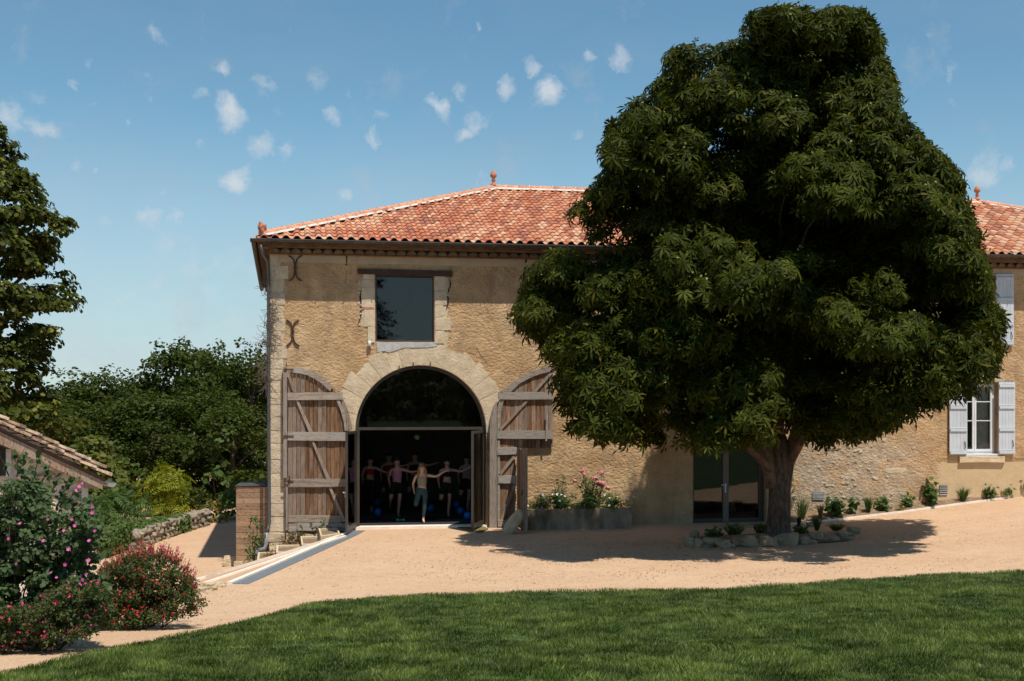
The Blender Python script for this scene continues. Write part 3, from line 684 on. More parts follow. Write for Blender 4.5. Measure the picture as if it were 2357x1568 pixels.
while x < WX1:
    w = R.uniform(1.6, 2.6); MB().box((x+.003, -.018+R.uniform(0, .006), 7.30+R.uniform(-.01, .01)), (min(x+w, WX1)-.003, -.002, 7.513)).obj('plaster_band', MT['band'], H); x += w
# ---- stones as separate blocks
def block(x0, y0, x1, y1, out=.03, mat='stone', name='stone', jit=1.2, depth=.05, poly=None):
    if poly is None:
        poly = [(x0, y1), ((x0+x1)/2, y1), (x1, y1), (x1, (y0+y1)/2), (x1, y0), ((x0+x1)/2, y0), (x0, y0), (x0, (y0+y1)/2)]
    poly = [(a+R.uniform(-jit, jit), b+R.uniform(-jit, jit)) for a, b in poly]
    cx_ = sum(a for a, b in poly)/len(poly); cy_ = sum(b for a, b in poly)/len(poly)
    def shr(k): return [(a+(cx_-a)*min(.35, k/max(4, math.hypot(a-cx_, b-cy_))), b+(cy_-b)*min(.35, k/max(4, math.hypot(a-cx_, b-cy_)))) for a, b in poly]
    bk = [F(a, b, 0) for a, b in shr(.12)]; bk = [Vector((p.x, .02, p.z)) for p in bk]
    md = [F(a, b, -out*.7) for a, b in shr(.12)]; fr = [F(a, b, -out*R.uniform(.85, 1.1)) for a, b in shr(1.6 if out > .05 else .55)]
    a = sum((fr[i].x*fr[(i+1) % len(fr)].z - fr[(i+1) % len(fr)].x*fr[i].z) for i in range(len(fr)))
    if a < 0: fr.reverse(); md.reverse(); bk.reverse()
    n = len(fr); c = sum(fr, Vector())/n + Vector((0, -.006, 0))
    vs = fr+md+bk+[c]
    fs = [(i, (i+1) % n, 3*n) for i in range(n)] + [(i+n, (i+1) % n+n, (i+1) % n, i) for i in range(n)] + [(i+2*n, (i+1) % n+2*n, (i+1) % n+n, i+n) for i in range(n)]
    return MB().add(vs, fs).obj(name, MT[mat], H)
ys_ = [583, 611, 643, 672, 703, 735, 763, 796, 826, 850, 876, 903, 932, 960, 992, 1020, 1058, 1090, 1121, 1160, 1190, 1224]
wd_ = [20, 40, 19, 33, 22, 36, 30, 40, 30, 30, 29, 29, 29, 30, 28, 30, 35, 33, 35, 35, 34, 34]
for i in range(len(ys_)-1): block(622, ys_[i]+.8, 622+wd_[i]+R.uniform(-2, 2), ys_[i+1]-.6, R.uniform(.010, .022), 'stone' if i > 2 else 'dress', 'quoin_stone', 1.1 if i > 2 else .5)
# plinth under the left barn door
for (x0, y0, x1, y1) in ((617, 1226, 656, 1247), (657, 1227, 700, 1247), (701, 1228, 731, 1248), (618, 1248, 650, 1268), (651, 1248, 690, 1268), (691, 1249, 730, 1270), (618, 1269, 660, 1290), (661, 1269, 700, 1290)):
    block(x0, y0, x1, y1, .16, 'stone', 'plinth_stone', 1.4)
# ragged pale render round the arch, up the corner and round the barn window
def ragged(pin, pout, y, name='plaster_surround'):
    vs = []; n = len(pin)
    for p_, q_ in zip(pin, pout): vs += [F(p_[0], p_[1], y), F(q_[0], q_[1], y), Vector((F(*q_).x, -.0005, F(*q_).z))]
    fs = [(3*i, 3*i+1, 3*i+4, 3*i+3) for i in range(n-1)] + [(3*i+1, 3*i+2, 3*i+5, 3*i+4) for i in range(n-1)]
    me = bpy.data.meshes.new(name); me.from_pydata(vs, [], fs); bm = bmesh.new(); bm.from_mesh(me); bmesh.ops.recalc_face_normals(bm, faces=bm.faces); bm.to_mesh(me); bm.free(); return link_mesh(name, me, MT['dress'], H)
aa = np.linspace(math.radians(-1), math.radians(181), 110)
ragged([(AC[0]+(AR+3)*math.cos(t_), AC[1]-(AR+3)*math.sin(t_)) for t_ in aa], [(AC[0]+(198+13*noise.noise(Vector((t_*5, 1, 0)))+8*noise.noise(Vector((t_*17, 4, 0))))*math.cos(t_), AC[1]-(198+13*noise.noise(Vector((t_*5, 1, 0)))+8*noise.noise(Vector((t_*17, 4, 0))))*math.sin(t_)) for t_ in aa], -.0045)
yy_ = np.linspace(600, 1224, 150)
ragged([(622, y) for y in yy_], [(652+13*noise.noise(Vector((0, y*.022, 3)))+6*noise.noise(Vector((5, y*.09, 3))), y) for y in yy_], -.004)
yy_ = np.linspace(640, 800, 60)
ragged([(840, y) for y in yy_], [(831+6*noise.noise(Vector((0, y*.05, 8)))+4*noise.noise(Vector((5, y*.16, 3)))+(y > 750)*8, y) for y in yy_], -.004)
ragged([(1003, y) for y in yy_], [(1031+8*noise.noise(Vector((0, y*.05, 12)))+4*noise.noise(Vector((5, y*.16, 13))), y) for y in yy_], -.004)
# voussoirs
va = [-2, 14, 27, 39, 50, 61.5, 71, 80, 88, 97, 106, 116, 127, 139, 151, 166, 182]
vo = [188, 181, 203, 207, 204, 178, 186, 192, 188, 195, 187, 208, 196, 209, 204, 186]
for i in range(len(va)-1):
    a0, a1 = math.radians(va[i]+.25), math.radians(va[i+1]-.25); ro = vo[i]
    poly = [(AC[0]+r*math.cos(a), AC[1]-r*math.sin(a)) for r, a in ((AR+.6, a0), (AR+.6, (a0+a1)/2), (AR+.6, a1), ((AR+ro)/2, a1), (ro+R.uniform(-6, 4), a1), (ro+R.uniform(-4, 4), a0+(a1-a0)*.75), (ro+R.uniform(-4, 4), (a0+a1)/2), (ro+R.uniform(-4, 4), a0+(a1-a0)*.25), (ro+R.uniform(-6, 4), a0), ((AR+ro)/2, a0))]
    block(0, 0, 0, 0, R.uniform(.009, .013), 'dress', 'voussoir', .25, poly=poly)
# window surround of the upper barn window
for (x0, y0, x1, y1) in ((836, 630.5, 862.5, 643), (833, 643.5, 862.5, 662), (832, 662.5, 862.5, 708), (838, 713.5, 862.5, 752), (846, 752.5, 862.5, 790)): block(x0, y0, x1, y1, .024, 'dress', 'jamb_stone', .6)
block(832, 709, 862.5, 712.8, .02, 'rust', 'brick', .2)
for (x0, y0, x1, y1) in ((1001, 634, 1027, 669), (1001, 670, 1029, 702), (1001, 702.5, 1020, 730), (1001, 730.5, 1037, 761), (1001, 761.5, 1023, 791)): block(x0, y0, x1, y1, .024, 'dress', 'jamb_stone', .7)
block(0, 0, 0, 0, .02, 'cement', 'cement_sill', .2, poly=[(866, 788.5), (1005, 788), (1006, 797), (985, 800), (955, 797), (930, 800), (912, 806), (895, 812), (880, 806), (868, 811)])
# crack filling rubble beside the jambs
for k in range(34):
    if k < 19: x = 830+R.uniform(-5, 4); y = 640+R.random()*120
    else: x = 1033+R.uniform(-6, 5); y = 650+R.random()*130
    s_ = R.uniform(1.5, 3.6); block(x-s_, y-s_*.8, x+s_, y+s_*.8, .012, 'rubble', 'rubble_stone', .6)
# cracks
def crack(pts, w):
    mb = MB(); vs = []
    pp = []
    for i in range(len(pts)-1):
        for s_ in np.linspace(0, 1, 5)[:-1]: pp.append((pts[i][0]+(pts[i+1][0]-pts[i][0])*s_+R.uniform(-1.1, 1.1), pts[i][1]+(pts[i+1][1]-pts[i][1])*s_, ))
    pp.append(pts[-1])
    n = len(pp)
    for i, (x, y) in enumerate(pp):
        ww = w*math.sin(math.pi*(i+.6)/(n+.4))*R.uniform(.6, 1.3); vs += [F(x-ww, y, -.026 if y < 604 else -.012), F(x+ww, y, -.026 if y < 604 else -.012)]
    mb.add(vs, [(2*i, 2*i+1, 2*i+3, 2*i+2)[::-1] for i in range(n-1)]).obj('crack', MT['crackm'], H)
crack([(800, 572), (797, 592), (798, 606), (796, 612)], 1.8); crack([(796, 618), (797, 640), (795, 655)], .5)
crack([(1210, 573), (1207, 590), (1211, 600), (1208, 622), (1205, 640), (1203, 660), (1204, 680), (1209, 693)], 2.6)
crack([(1209, 700), (1195, 725), (1184, 745), (1180, 765)], .6)
crack([(833, 636), (835, 655), (829, 680), (832, 705), (829, 735), (823, 752)], 2.2); crack([(1034, 640), (1037, 655), (1031, 675), (1030, 700), (1027, 715)], 2.2)
crack([(1093, 795), (1105, 815), (1120, 835), (1136, 850)], .6)
# lintel beam
prism_px([(822.5, 618), (1041, 623.5), (1040.5, 637), (823.5, 630.5)], -.05, .1).obj('lintel_beam', MT['beam'], H)
# exposed rubble by the small barred window and scattered pale stones on the right
for k in range(46):
    x = R.uniform(1880, 1992); y = R.uniform(925, 992)
    if x < 1925 and y < 935: continue
    s_ = R.uniform(5, 9); poly = [(x+math.cos(a)*s_*R.uniform(.8, 1.2), y-math.sin(a)*s_*.75*R.uniform(.8, 1.2)) for a in np.linspace(0, 6.28, 8)[:-1]]
    block(0, 0, 0, 0, R.uniform(.015, .04), 'stone' if k % 2 else 'rubble', 'rubble_stone', .3, poly=poly)
for k in range(110):
    x = R.gauss(1930, 65); y = R.uniform(1010, 1165)
    if x < 1830 or x > 2160: continue
    s_ = R.uniform(2, 5.5); poly = [(x+math.cos(a)*s_*R.uniform(.7, 1.3), y-math.sin(a)*s_*.7*R.uniform(.7, 1.3)) for a in np.linspace(0, 6.28, 8)[:-1]]
    block(0, 0, 0, 0, R.uniform(.004, .02), R.choice(['rubble', 'stone', 'rubble', 'dress']), 'rubble_stone', .3, poly=poly)
block(0, 0, 0, 0, .008, 'dress', 'plaster_patch', .3, poly=[(2030, 1082), (2042, 1078), (2060, 1077), (2085, 1077), (2088, 1083), (2075, 1090), (2055, 1091), (2040, 1088)])
block(1930-8, 928.5, 1982, 939, .04, 'dress', 'window_sill', .5)
for x in (1937, 1946, 1955, 1963): prism_px([(x, 869), (x+1.6, 869), (x+1.6, 928), (x, 928)], .05, .07).obj('window_bar', MT['iron'], H)
# ---- arched glazing
def arc_band(r0, r1, a0, a1, n=24): 
    o_ = [(AC[0]+r1*math.cos(a), AC[1]-r1*math.sin(a)) for a in np.linspace(a0, a1, n)]
    i_ = [(AC[0]+r0*math.cos(a), AC[1]-r0*math.sin(a)) for a in np.linspace(a1, a0, n)]
    return o_+i_
def ring_obj(name, r0, r1, yf, yb, mat, par):
    n = 32; mb = MB(); vs = []
    for a in np.linspace(0, math.pi, n):
        for (r, y) in ((r0, yf), (r1, yf), (r1, yb), (r0, yb)):
            p = F(AC[0]+r*math.cos(a), AC[1]-r*math.sin(a)); vs.append((p.x, y, p.z))
    fs = [(i*4+k, i*4+(k+1) % 4, (i+1)*4+(k+1) % 4, (i+1)*4+k) for i in range(n-1) for k in range(4)] + [(3, 2, 1, 0), tuple((n-1)*4+k for k in range(4))]
    return mb.add(vs, fs).obj(name, mat, par)
FW = empty('fanlight_window'); FW.parent = H
FW['label'] = 'arched fanlight of dark glass over the doorway'
ring_obj('frame', AR-7, AR-.6, .14, .22, MT['frame'], FW)
zt0, zt1 = F(968, 990).z, F(968, 983.5).z
MB().box((al+.01, .12, zt0), (ar_-.01, .22, zt1)).obj('transom', MT['frame'], FW)
prism_px([(AC[0]+(AR-6)*math.cos(a), AC[1]-(AR-6)*math.sin(a)) for a in np.linspace(0.04, math.pi-.04, 30)], .17, .18).obj('pane', MT['glass'], FW)
for x in (826.5, 1111):
    MB().box((F(x, 1100).x-.03 if x > 900 else al+.01, .12, sill), (ar_-.01 if x > 900 else F(x, 1100).x+.02, .22, zt0)).obj('door_post', MT['frame'], FW)
MB().box((al-.02, -.06, -.02), (ar_+.02, .35, sill+.012)).obj('threshold', MT['kerb'], H)
for a in (-58, -20, 26):  # iron hooks at the crown of the arch
    p = F(968+a*.85, 843-(1 if abs(a) < 40 else -6)); MB().tube([(p.x, -.01, p.z+.09), (p.x, -.06, p.z+.08), (p.x, -.06, p.z-.06)], .012, 6).obj('iron_hook', MT['iron'], H)
def glass_leaf(A, B, z0, z1, par_label, fw=.075, handle=None):
    g = empty('glass_door'); g.parent = H; g['label'] = par_label
    A = Vector(A+(0,)); B = Vector(B+(0,)); d = (B-A); L = d.length; d.normalize(); n = Vector((-d.y, d.x, 0)); Rm = Matrix((d, n, Vector((0, 0, 1)))).transposed()
    MB().box((0, -.03, z0), (fw, .03, z1), Rm, A).obj('door_stile', MT['frame'], g); MB().box((L-fw, -.03, z0), (L, .03, z1), Rm, A).obj('door_stile', MT['frame'], g)
    MB().box((fw, -.028, z0), (L-fw, .028, z0+fw*1.5), Rm, A).obj('door_rail', MT['frame'], g); MB().box((fw, -.028, z1-fw), (L-fw, .028, z1), Rm, A).obj('door_rail', MT['frame'], g)
    MB().box((fw-.01, -.006, z0+fw*1.4), (L-fw+.01, .006, z1-fw*.9), Rm, A).obj('pane', MT['glass'], g)
    if handle is not None:
        m = MB(); m.box((L-.06, -.10, 1.10), (L-.04, -.03, 1.12), Rm, A); m.box((L-.20, -.105, 1.10), (L-.04, -.09, 1.125), Rm, A); m.box((L-.065, -.05, .98), (L-.035, -.03, 1.14), Rm, A); m.obj('handle', MT['white'], g)
    return g
def cb(px, Z): x, y = c2b((px-CX)/FPX*Z, Z); return (x, y)
zd1 = zt0-.01
glass_leaf((al+.05, .16), cb(797.5, 34.35), sill+.03, zd1, 'left glass door leaf swung outward', handle=1)
glass_leaf((ar_-.05, .16), cb(1087, 35.15), sill+.03, zd1, 'right glass door leaf swung outward')
# ---- right hand glazed double door
dx0, dx1, dzt = hd[0][0], hd[1][0], hd[2][1]
D2 = empty('double_glass_door'); D2.parent = H; D2['label'] = 'brown framed glass double door behind the chestnut trunk'
f0 = .10
MB().box((dx0+.003, .2, dz0), (dx0+f0, .28, dzt-.003)).obj('frame', MT['frame'], D2); MB().box((dx1-f0*1.6, .2, dz0), (dx1-.003, .28, dzt-.003)).obj('frame', MT['frame'], D2)
MB().box((dx0+f0, .2, dzt-f0*1.4), (dx1-f0*1.6, .28, dzt-.003)).obj('frame', MT['frame'], D2); MB().box((dx0+f0, .2, dz0), (dx1-f0*1.6, .28, dz0+.12)).obj('frame', MT['frame'], D2)
xm0, xm1 = F(1669, 1100).x, F(1682, 1100).x
MB().box((xm0, .18, dz0+.02), (xm1, .28, dzt-f0*1.4)).obj('door_stile', simple('taupe_frame', (.17, .145, .125), .45, .05), D2)
MB().box((dx0+f0-.01, .235, dz0+.11), (xm0+.01, .245, dzt-f0)).obj('pane', MT['glass'], D2); MB().box((xm1-.01, .235, dz0+.11), (dx1-f0*1.5, .245, dzt-f0)).obj('pane', MT['glass'], D2)
hp = F(1671, 1118)
m = MB(); m.box((hp.x+.03, .10, hp.z), (hp.x+.05, .18, hp.z+.02)); m.box((hp.x-.11, .09, hp.z), (hp.x+.05, .105, hp.z+.022)); m.box((hp.x+.025, .165, hp.z-.22), (hp.x+.06, .18, hp.z+.05)); m.box((hp.x+.03, .12, hp.z-.22), (hp.x+.055, .165, hp.z-.18)); m.obj('handle', MT['white'], D2)
MB().box((dx0-.05, -.22, dz0-.14), (dx1+.05, .2, dz0-.004)).obj('door_step', simple('tan_stone_step', (.62, .36, .2), .9, .12), H)
# upper barn window (fixed pane)
UW = empty('window'); UW.parent = H; UW['label'] = 'tall dark fixed window under the oak lintel'
hx0, hx1, hz0, hz1 = hw[0][0], hw[1][0], hw[0][1], hw[2][1]
for a, b in (((hx0+.003, .10, hz0+.003), (hx0+.05, .16, hz1-.003)), ((hx1-.04, .10, hz0+.003), (hx1-.003, .16, hz1-.003)), ((hx0+.05, .10, hz0+.003), (hx1-.04, .16, hz0+.06)), ((hx0+.05, .10, hz1-.09), (hx1-.04, .16, hz1-.003))): MB().box(a, b).obj('window_frame', MT['frame'], UW)
MB().box((hx0+.045, .125, hz0+.055), (hx1-.035, .135, hz1-.08)).obj('pane', MT['glass'], UW)
# right windows
def casement(x0, x1, z0, z1, label, rows):
    w = empty('window'); w.parent = H; w['label'] = label; y = .16; m = MT['white']; t_ = .065
    xc = F(2248, 950).x
    MB().box((x0+.002, y, z0+.002), (x0+t_, y+.07, z1-.002)).obj('window_frame', m, w); MB().box((x1-.14, y, z0+.002), (x1-.14+t_, y+.07, z1-.002)).obj('window_frame', m, w)
    MB().box((x0+t_, y, z1-t_), (x1-.14, y+.07, z1-.002)).obj('window_frame', m, w); MB().box((x0+t_, y, z0+.002), (x1-.14, y+.07, z0+.09)).obj('window_frame', m, w)
    MB().box((x1-.14+t_, y+.01, z0), (x1-.001, y+.07, z1)).obj('window_reveal', MT['band'], w)
    MB().box((x0, -.03, z0-.03), (x1, y, z0+.02)).obj('window_board', m, w)
    for s_ in (-1, 1):
        a, b = (x0+t_, xc-.003) if s_ < 0 else (xc+.003, x1-.14)
        MB().box((a+.003, y-.03, z0+.092), (a+.06, y+.03, z1-t_-.003)).obj('sash', m, w); MB().box((b-.06, y-.03, z0+.092), (b-.003, y+.03, z1-t_-.003)).obj('sash', m, w)
        MB().box((a+.06, y-.028, z0+.092), (b-.06, y+.028, z0+.16)).obj('sash', m, w); MB().box((a+.06, y-.028, z1-t_-.06), (b-.06, y+.028, z1-t_-.003)).obj('sash', m, w)
        for r in rows: zz_ = z0+(z1-z0)*r; MB().box((a+.06, y-.02, zz_-.014), (b-.06, y+.02, zz_+.014)).obj('glazing_bar', m, w)
        MB().box((a+.05, y, z0+.15), (b-.05, y+.008, z1-t_-.05)).obj('pane', MT['glass2'], w)
    mb = MB(); n = 40; vs = []
    for i in range(n+1):
        x = xc+.04 + (x1-.15-xc-.04)*i/n; vs += [(x, y+.14+.02*math.sin(i*1.3), z0+.1), (x, y+.14+.02*math.sin(i*1.3+.3), z1-.05)]
    mb.add(vs, [(2*i, 2*i+2, 2*i+3, 2*i+1) for i in range(n)]).obj('curtain', MT['curtain'], w)
casement(lwx0, lwx1, lwz0, lwz1, 'lower white casement window on the right', (.47, .735)); casement(uwx0, uwx1, uwz0, uwz1, 'upper white casement window on the right', (.33, .66))
block(2208, 1049.5, 2313, 1065, .09, 'dress', 'window_sill', .4); block(2248-35, 802.5, 2310, 817, .07, 'dress', 'window_sill', .4); block(2207, 864, 2312, 879.5, .012, 'band', 'window_lintel', .4)
def shutter(x0, x1, y0, y1, yb, label, batt, slant=0):
    g = empty('shutter'); g.parent = H; g['label'] = label; n = 5
    for i in range(n):
        a = x0+(x1-x0)*i/n; b = x0+(x1-x0)*(i+1)/n-.35
        prism_px([(a, y1), (b, y1), (b, y0), (a, y0)], yb-.03, yb).obj('shutter_board', MT['shutter'], g)
    for q in batt:
        prism_px([(x0+2, q+4.2), (x1-.5, q+4.2), (x1-.5, q-2.6), (x0+2, q-2.6)], yb-.06, yb-.03).obj('shutter_batten', MT['shutter'], g)
        MB().tube([F(x0+4, q-4, yb-.034), F(x1-2, q-4, yb-.034)], .009, 4).obj('strap_hinge', MT['shutter'], g)
    p = F(x1-6, (y0+y1)/2+50, yb-.05); MB().tube([p, p+Vector((.01, -.02, -.12)), p+Vector((.03, 0, -.2))], .012, 5).obj('shutter_latch', MT['iron'], g)
shutter(2186, 2227, 885, 1047, -.06, 'left shutter of the lower window', (893, 937, 989, 1041)); shutter(2299.5, 2337, 879.5, 1046.5, -.05, 'right shutter of the lower window', (887, 936.5, 988, 1040))
shutter(2185, 2223, 627, 797, -.06, 'left shutter of the upper window', (639, 684, 742, 789)); shutter(2293, 2334, 631, 796, -.05, 'right shutter of the upper window', (641, 688, 745, 789))
m = MB(); p0, p1 = F(2262, 752, -.02), F(2290, 752, -.02)
for z in (0, -.18): m.tube([p0+Vector((0, 0, z)), p1+Vector((0, 0, z))], .01, 5)
for k in range(6): q = p0.lerp(p1, k/5); m.tube([q, q+Vector((0, 0, -.45))], .007, 4)
m.obj('window_guard', MT['iron'], H)
# ---- barn doors --------------------------------------------------
def yc_left(x):
    xs_ = [653, 671, 690, 713, 729, 744.7, 758, 769.3, 780, 788.7, 796, 803, 808, 811]; ys2 = [843.7, 845.4, 847.5, 852.5, 860, 870, 881, 892, 904, 917, 933, 951, 972, 990]
    return float(np.interp(x, xs_, ys2))
BL = empty('barn_door'); BL.parent = H; BL['label'] = 'left weathered plank barn door leaf folded back on the wall'
yP, yR = -.13, -.19
def board(poly, y0, y1, mat, name, par): return prism_px(poly, y0, y1).obj(name, MT[mat], par)
n = 14; px_ = [663+(800-663)*i/n for i in range(n+1)]
for i in range(n):
    a, b = px_[i]+.25, px_[i+1]-.45; yo = yP+R.uniform(-.008, .008)
    board([(a, 1219-i*.2), (b, 1219-i*.2), (b, yc_left(b)+6), (a, yc_left(a)+6)], yo, -.085, 'plank', 'plank', BL)
board([(652, 1100), (661, 1100), (661, 845), (652, 844)], -.20, -.07, 'stile', 'stile', BL)
board([(657.5, 1221), (662.6, 1221), (662.6, 1101), (657.5, 1101)], -.17, -.07, 'stile', 'stile', BL)
def rim(fc, xa, xb, w, name, par, mat='rail', n=8, y0=-.19, y1=-.13, sgn=1):
    up = []; lo = []
    for x in np.linspace(xa, xb, n):
        y = fc(x); e = .5; tx, ty = 2*e, fc(x+e)-fc(x-e); L = math.hypot(tx, ty); nx, ny = -ty/L*sgn, tx/L*sgn
        up.append((x, y)); lo.append((x+nx*w*sgn, y+ny*w*sgn))
    board(up+lo[::-1], y0, y1, mat, name, par)
rim(yc_left, 671, 712, 12, 'rim_board', BL); rim(yc_left, 712.6, 768, 13, 'rim_board', BL)
board([(783, 917), (789, 917), (797, 935), (804, 955), (809, 975), (810.5, 990), (797, 992), (795, 965), (789, 940)], -.18, -.11, 'stile', 'rim_board', BL)
board([(774, 921), (782, 921), (790, 942), (796, 970), (797, 992), (793.5, 992), (791, 970), (784, 945)], -.19, -.131, 'rail', 'rim_board', BL)
board([(797, 1219), (809, 1217), (809, 993), (797, 993)], -.15, -.08, 'stile', 'stile', BL)
for i, (x0, x1, y0, y1) in enumerate(((662, 789, 903.5, 920.5), (662, 796.5, 995, 1014.5), (664, 796.5, 1103, 1121), (663.5, 786, 1187, 1203.5), (684, 796.5, 1204.5, 1222))):
    m_ = 'rail'; k = R.uniform(-.8, .8); 
    board([(x0, y1+k), ((x0+x1)/2, y1+k*.3+.4), (x1, y1-k), (x1, y0-k*.5), ((x0+x1)/2, y0-.4), (x0, y0+k)], yR-(.02 if i < 3 else 0), yP-.002, m_, 'rail', BL)
board([(664, 1224), (683, 1223.4), (683, 1205), (664, 1205.4)], yR, yP-.002, 'rail', 'rail', BL)
for (x0, y0, x1, y1) in ((660, 860, 680.5, 903), (680.5, 921, 717, 994.5), (716.5, 1015, 757.5, 1102.5), (756.5, 1121.5, 794, 1201)):
    w = 6; board([(x0, y0), (x0+w, y0), (x1+w*.5, y1), (x1-w, y1)], yR+.005, yP-.002, 'diag', 'brace', BL)
for y in (850, 1004, 1108):
    board([(653, y+2.5), (676, y+2), (676, y-1), (653, y-2)], -.225, -.21, 'iron', 'strap_hinge', BL)
MB().tube([F(659, 833, -.14), F(659, 1000, -.17)], .012, 5).obj('iron_rod', MT['iron'], BL)
MB().tube([F(665.5, 1095, -.22), F(667, 1105, -.24), F(667, 1112, -.22)], .022, 6).obj('iron_bolt', MT['iron'], BL)
def yc_right(x):
    xs_ = [1126, 1130, 1135, 1142, 1149, 1161, 1172, 1184.5, 1202, 1219.7, 1240, 1258, 1275]; ys2 = [985, 960, 938, 926, 917, 899, 888, 876, 866, 857, 850, 845, 842]
    return float(np.interp(x, xs_, ys2))
BR = empty('barn_door'); BR.parent = H; BR['label'] = 'right weathered barn door leaf with wicket opening cut out'
n = 13; px_ = [1144.5+(1273-1144.5)*i/n for i in range(n+1)]
for i in range(n):
    a, b = px_[i]+.2, px_[i+1]-.4; yo = yP+R.uniform(-.008, .008); bot = 1205 if b < 1191 else 1012
    board([(a, bot), (b, bot), (b, yc_right(b)+6), (a, yc_right(a)+6)], yo, -.085, 'plank', 'plank', BR)
    if b > 1191: board([(a, 1031+R.uniform(-1, 1)), (b, 1031+R.uniform(-1, 1)), (b, 1012.3), (a, 1012.3)], -.09, -.05, 'plank', 'plank', BR)
board([(1126.7, 1219), (1143.5, 1219), (1144, 925), (1137, 934), (1131, 955), (1127.4, 980)], -.19, -.08, 'stile', 'stile', BR)
board([(1145, 1207), (1150.5, 1207), (1150.5, 985), (1153, 950), (1160, 921), (1150, 921), (1145, 940)], -.185, -.131, 'rail', 'rim_board', BR)
rim(yc_right, 1149, 1184, 13, 'rim_board', BR); rim(yc_right, 1184.6, 1228, 12, 'rim_board', BR); rim(yc_right, 1228.6, 1274, 12, 'rim_board', BR)
for (x0, x1, y0, y1) in ((1147, 1274, 902.5, 919.5), (1144.5, 1273.5, 991.5, 1010), (1144.5, 1189.5, 1030, 1046.5), (1147, 1189.5, 1095, 1112.5), (1146, 1188, 1197, 1212)):
    k = R.uniform(-.6, .6); board([(x0, y1+k), ((x0+x1)/2, y1+.4), (x1, y1-k), (x1, y0-k), ((x0+x1)/2, y0-.4), (x0, y0+k)], yR-.02, yP-.002, 'rail', 'rail', BR)
for (x0, y0, x1, y1) in ((1146.5, 991, 1215, 921), (1228, 901.5, 1270, 858), (1146.5, 1094.5, 1186.5, 1047), (1152, 1197, 1186, 1113)):
    w = 5.5; board([(x0, y0), (x0+w*1.3, y0), (x1+w*.7, y1), (x1-w*.7, y1)], yR+.005, yP-.002, 'diag', 'brace', BR)
board([(1255.5, 1015), (1259.5, 1015.5), (1262, 950), (1257.5, 950)], -.24, -.22, 'rail', 'hanging_batten', BR)
# wicket door swung outward, edge on
WK = empty('wicket_door'); WK.parent = H; WK['label'] = 'small plank wicket door swung out from the barn door'
wa = F(1191, 1100, -.12); z1 = F(1195, 1030, -.2).z; wz0 = .03; Aw = Vector((wa.x, -.14, 0)); bb = cb(1209, 34.85); Bw = Vector((bb[0], bb[1], 0)); d = Bw-Aw; L = d.length; d.normalize(); nn = Vector((-d.y, d.x, 0)); Rm = Matrix((d, nn, Vector((0, 0, 1)))).transposed()
for i in range(5): MB().box((L*i/5+.004, -.02+R.uniform(-.004, .004), wz0), (L*(i+1)/5-.004, .02, z1-R.uniform(0, .03)), Rm, Aw).obj('plank', MT['plank'], WK)
for z in (.25, 1.15, 1.95): MB().box((.02, .02, z), (L-.02, .06, z+.16), Rm, Aw).obj('rail', MT['rail'], WK)
MB().box((L-.08, -.05, wz0), (L, .065, z1+.02), Rm, Aw).obj('stile', MT['stile'], WK)
MB().tube([Aw+d*(L-.05)+nn*-.06+Vector((0, 0, 1.15)), Aw+d*(L-.05)+nn*-.10+Vector((0, 0, 1.0))], .02, 6).obj('latch', MT['iron'], WK)
# ---- iron wall anchors
def anchor(cx0, l, r, label):
    m = MB(); f_ = lambda p: F(515.6+p[0]*.2348, 478.8+p[1]*.2348, -.03)
    for pts in (l, r):
        m.tube([f_(p) for p in pts], .022, 6)
    c = f_(cx0); m.box((-.05, -.03, -.02), (.05, .01, .02), None, c); o = m.obj('wall_anchor', MT['iron'], H); o['label'] = label
def sm(p):  # catmull smooth
    out = []
    for i in range(len(p)-1):
        a, b, c, e = p[max(i-1, 0)], p[i], p[i+1], p[min(i+2, len(p)-1)]
        for t_ in (0, .33, .66): out.append(tuple(.5*((2*b[k])+(c[k]-a[k])*t_+(2*a[k]-5*b[k]+4*c[k]-e[k])*t_*t_+(-a[k]+3*b[k]-3*c[k]+e[k])*t_**3) for k in (0, 1)))
    return out+[p[-1]]
anchor((697, 585), sm([(635, 470), (675, 497), (690, 540), (694, 585), (690, 650), (672, 690), (637, 715)]), sm([(760, 470), (722, 495), (705, 540), (699, 585), (705, 650), (722, 690), (757, 715)]), 'upper black iron wall anchor near the eaves')
anchor((672, 1210), sm([(612, 1095), (648, 1122), (665, 1160), (671, 1210), (665, 1290), (645, 1325), (612, 1350)]), sm([(733, 1097), (697, 1122), (680, 1160), (675, 1210), (682, 1290), (702, 1328), (738, 1350)]), 'lower rusty iron wall anchor above the left barn door')
# sensor lamp
p = F(850.5, 791, -.08); m = MB(); m.lathe([(.03, -.075), (.045, -.06), (.048, .05), (.03, .075)], p, 10); o = m.obj('wall_sensor', MT['white'], H, True); o['label'] = 'small white sensor under the barn window'
MB().tube([p+Vector((0, .02, -.07)), p+Vector((.03, .02, -.16)), p+Vector((.03, .07, -.2))], .014, 5).obj('sensor_bracket', MT['pipe'], H)
# downpipe
pl = [(600, 563, -.58), (606, 585, -.5), (616, 602, -.16), (618, 625, -.12), (618.5, 800, -.12), (619, 1000, -.12), (620, 1205, -.14), (617, 1216, -.2), (613.5, 1226, -.26), (612.8, 1252, -.26), (609, 1263, -.28), (594, 1266, -.30), (591.6, 1272, -.30), (591.5, 1292, -.30)]
pts = [F(*q) for q in pl]; DP = MB().tube(pts[:9], .046, 10).obj('downpipe', MT['pipe'], H, True); DP['label'] = 'dark grey rain pipe down the left corner'
MB().tube(pts[8:], .056, 10).obj('downpipe', simple('light_grey_pipe', (.24, .25, .26), .4, .05), H, True)
for y in (700, 965, 1122, 1185): q = F(619, y, -.12); MB().lathe([(.054, -.03), (.054, .03)], q, 10).obj('pipe_collar', MT['pipe'], H)
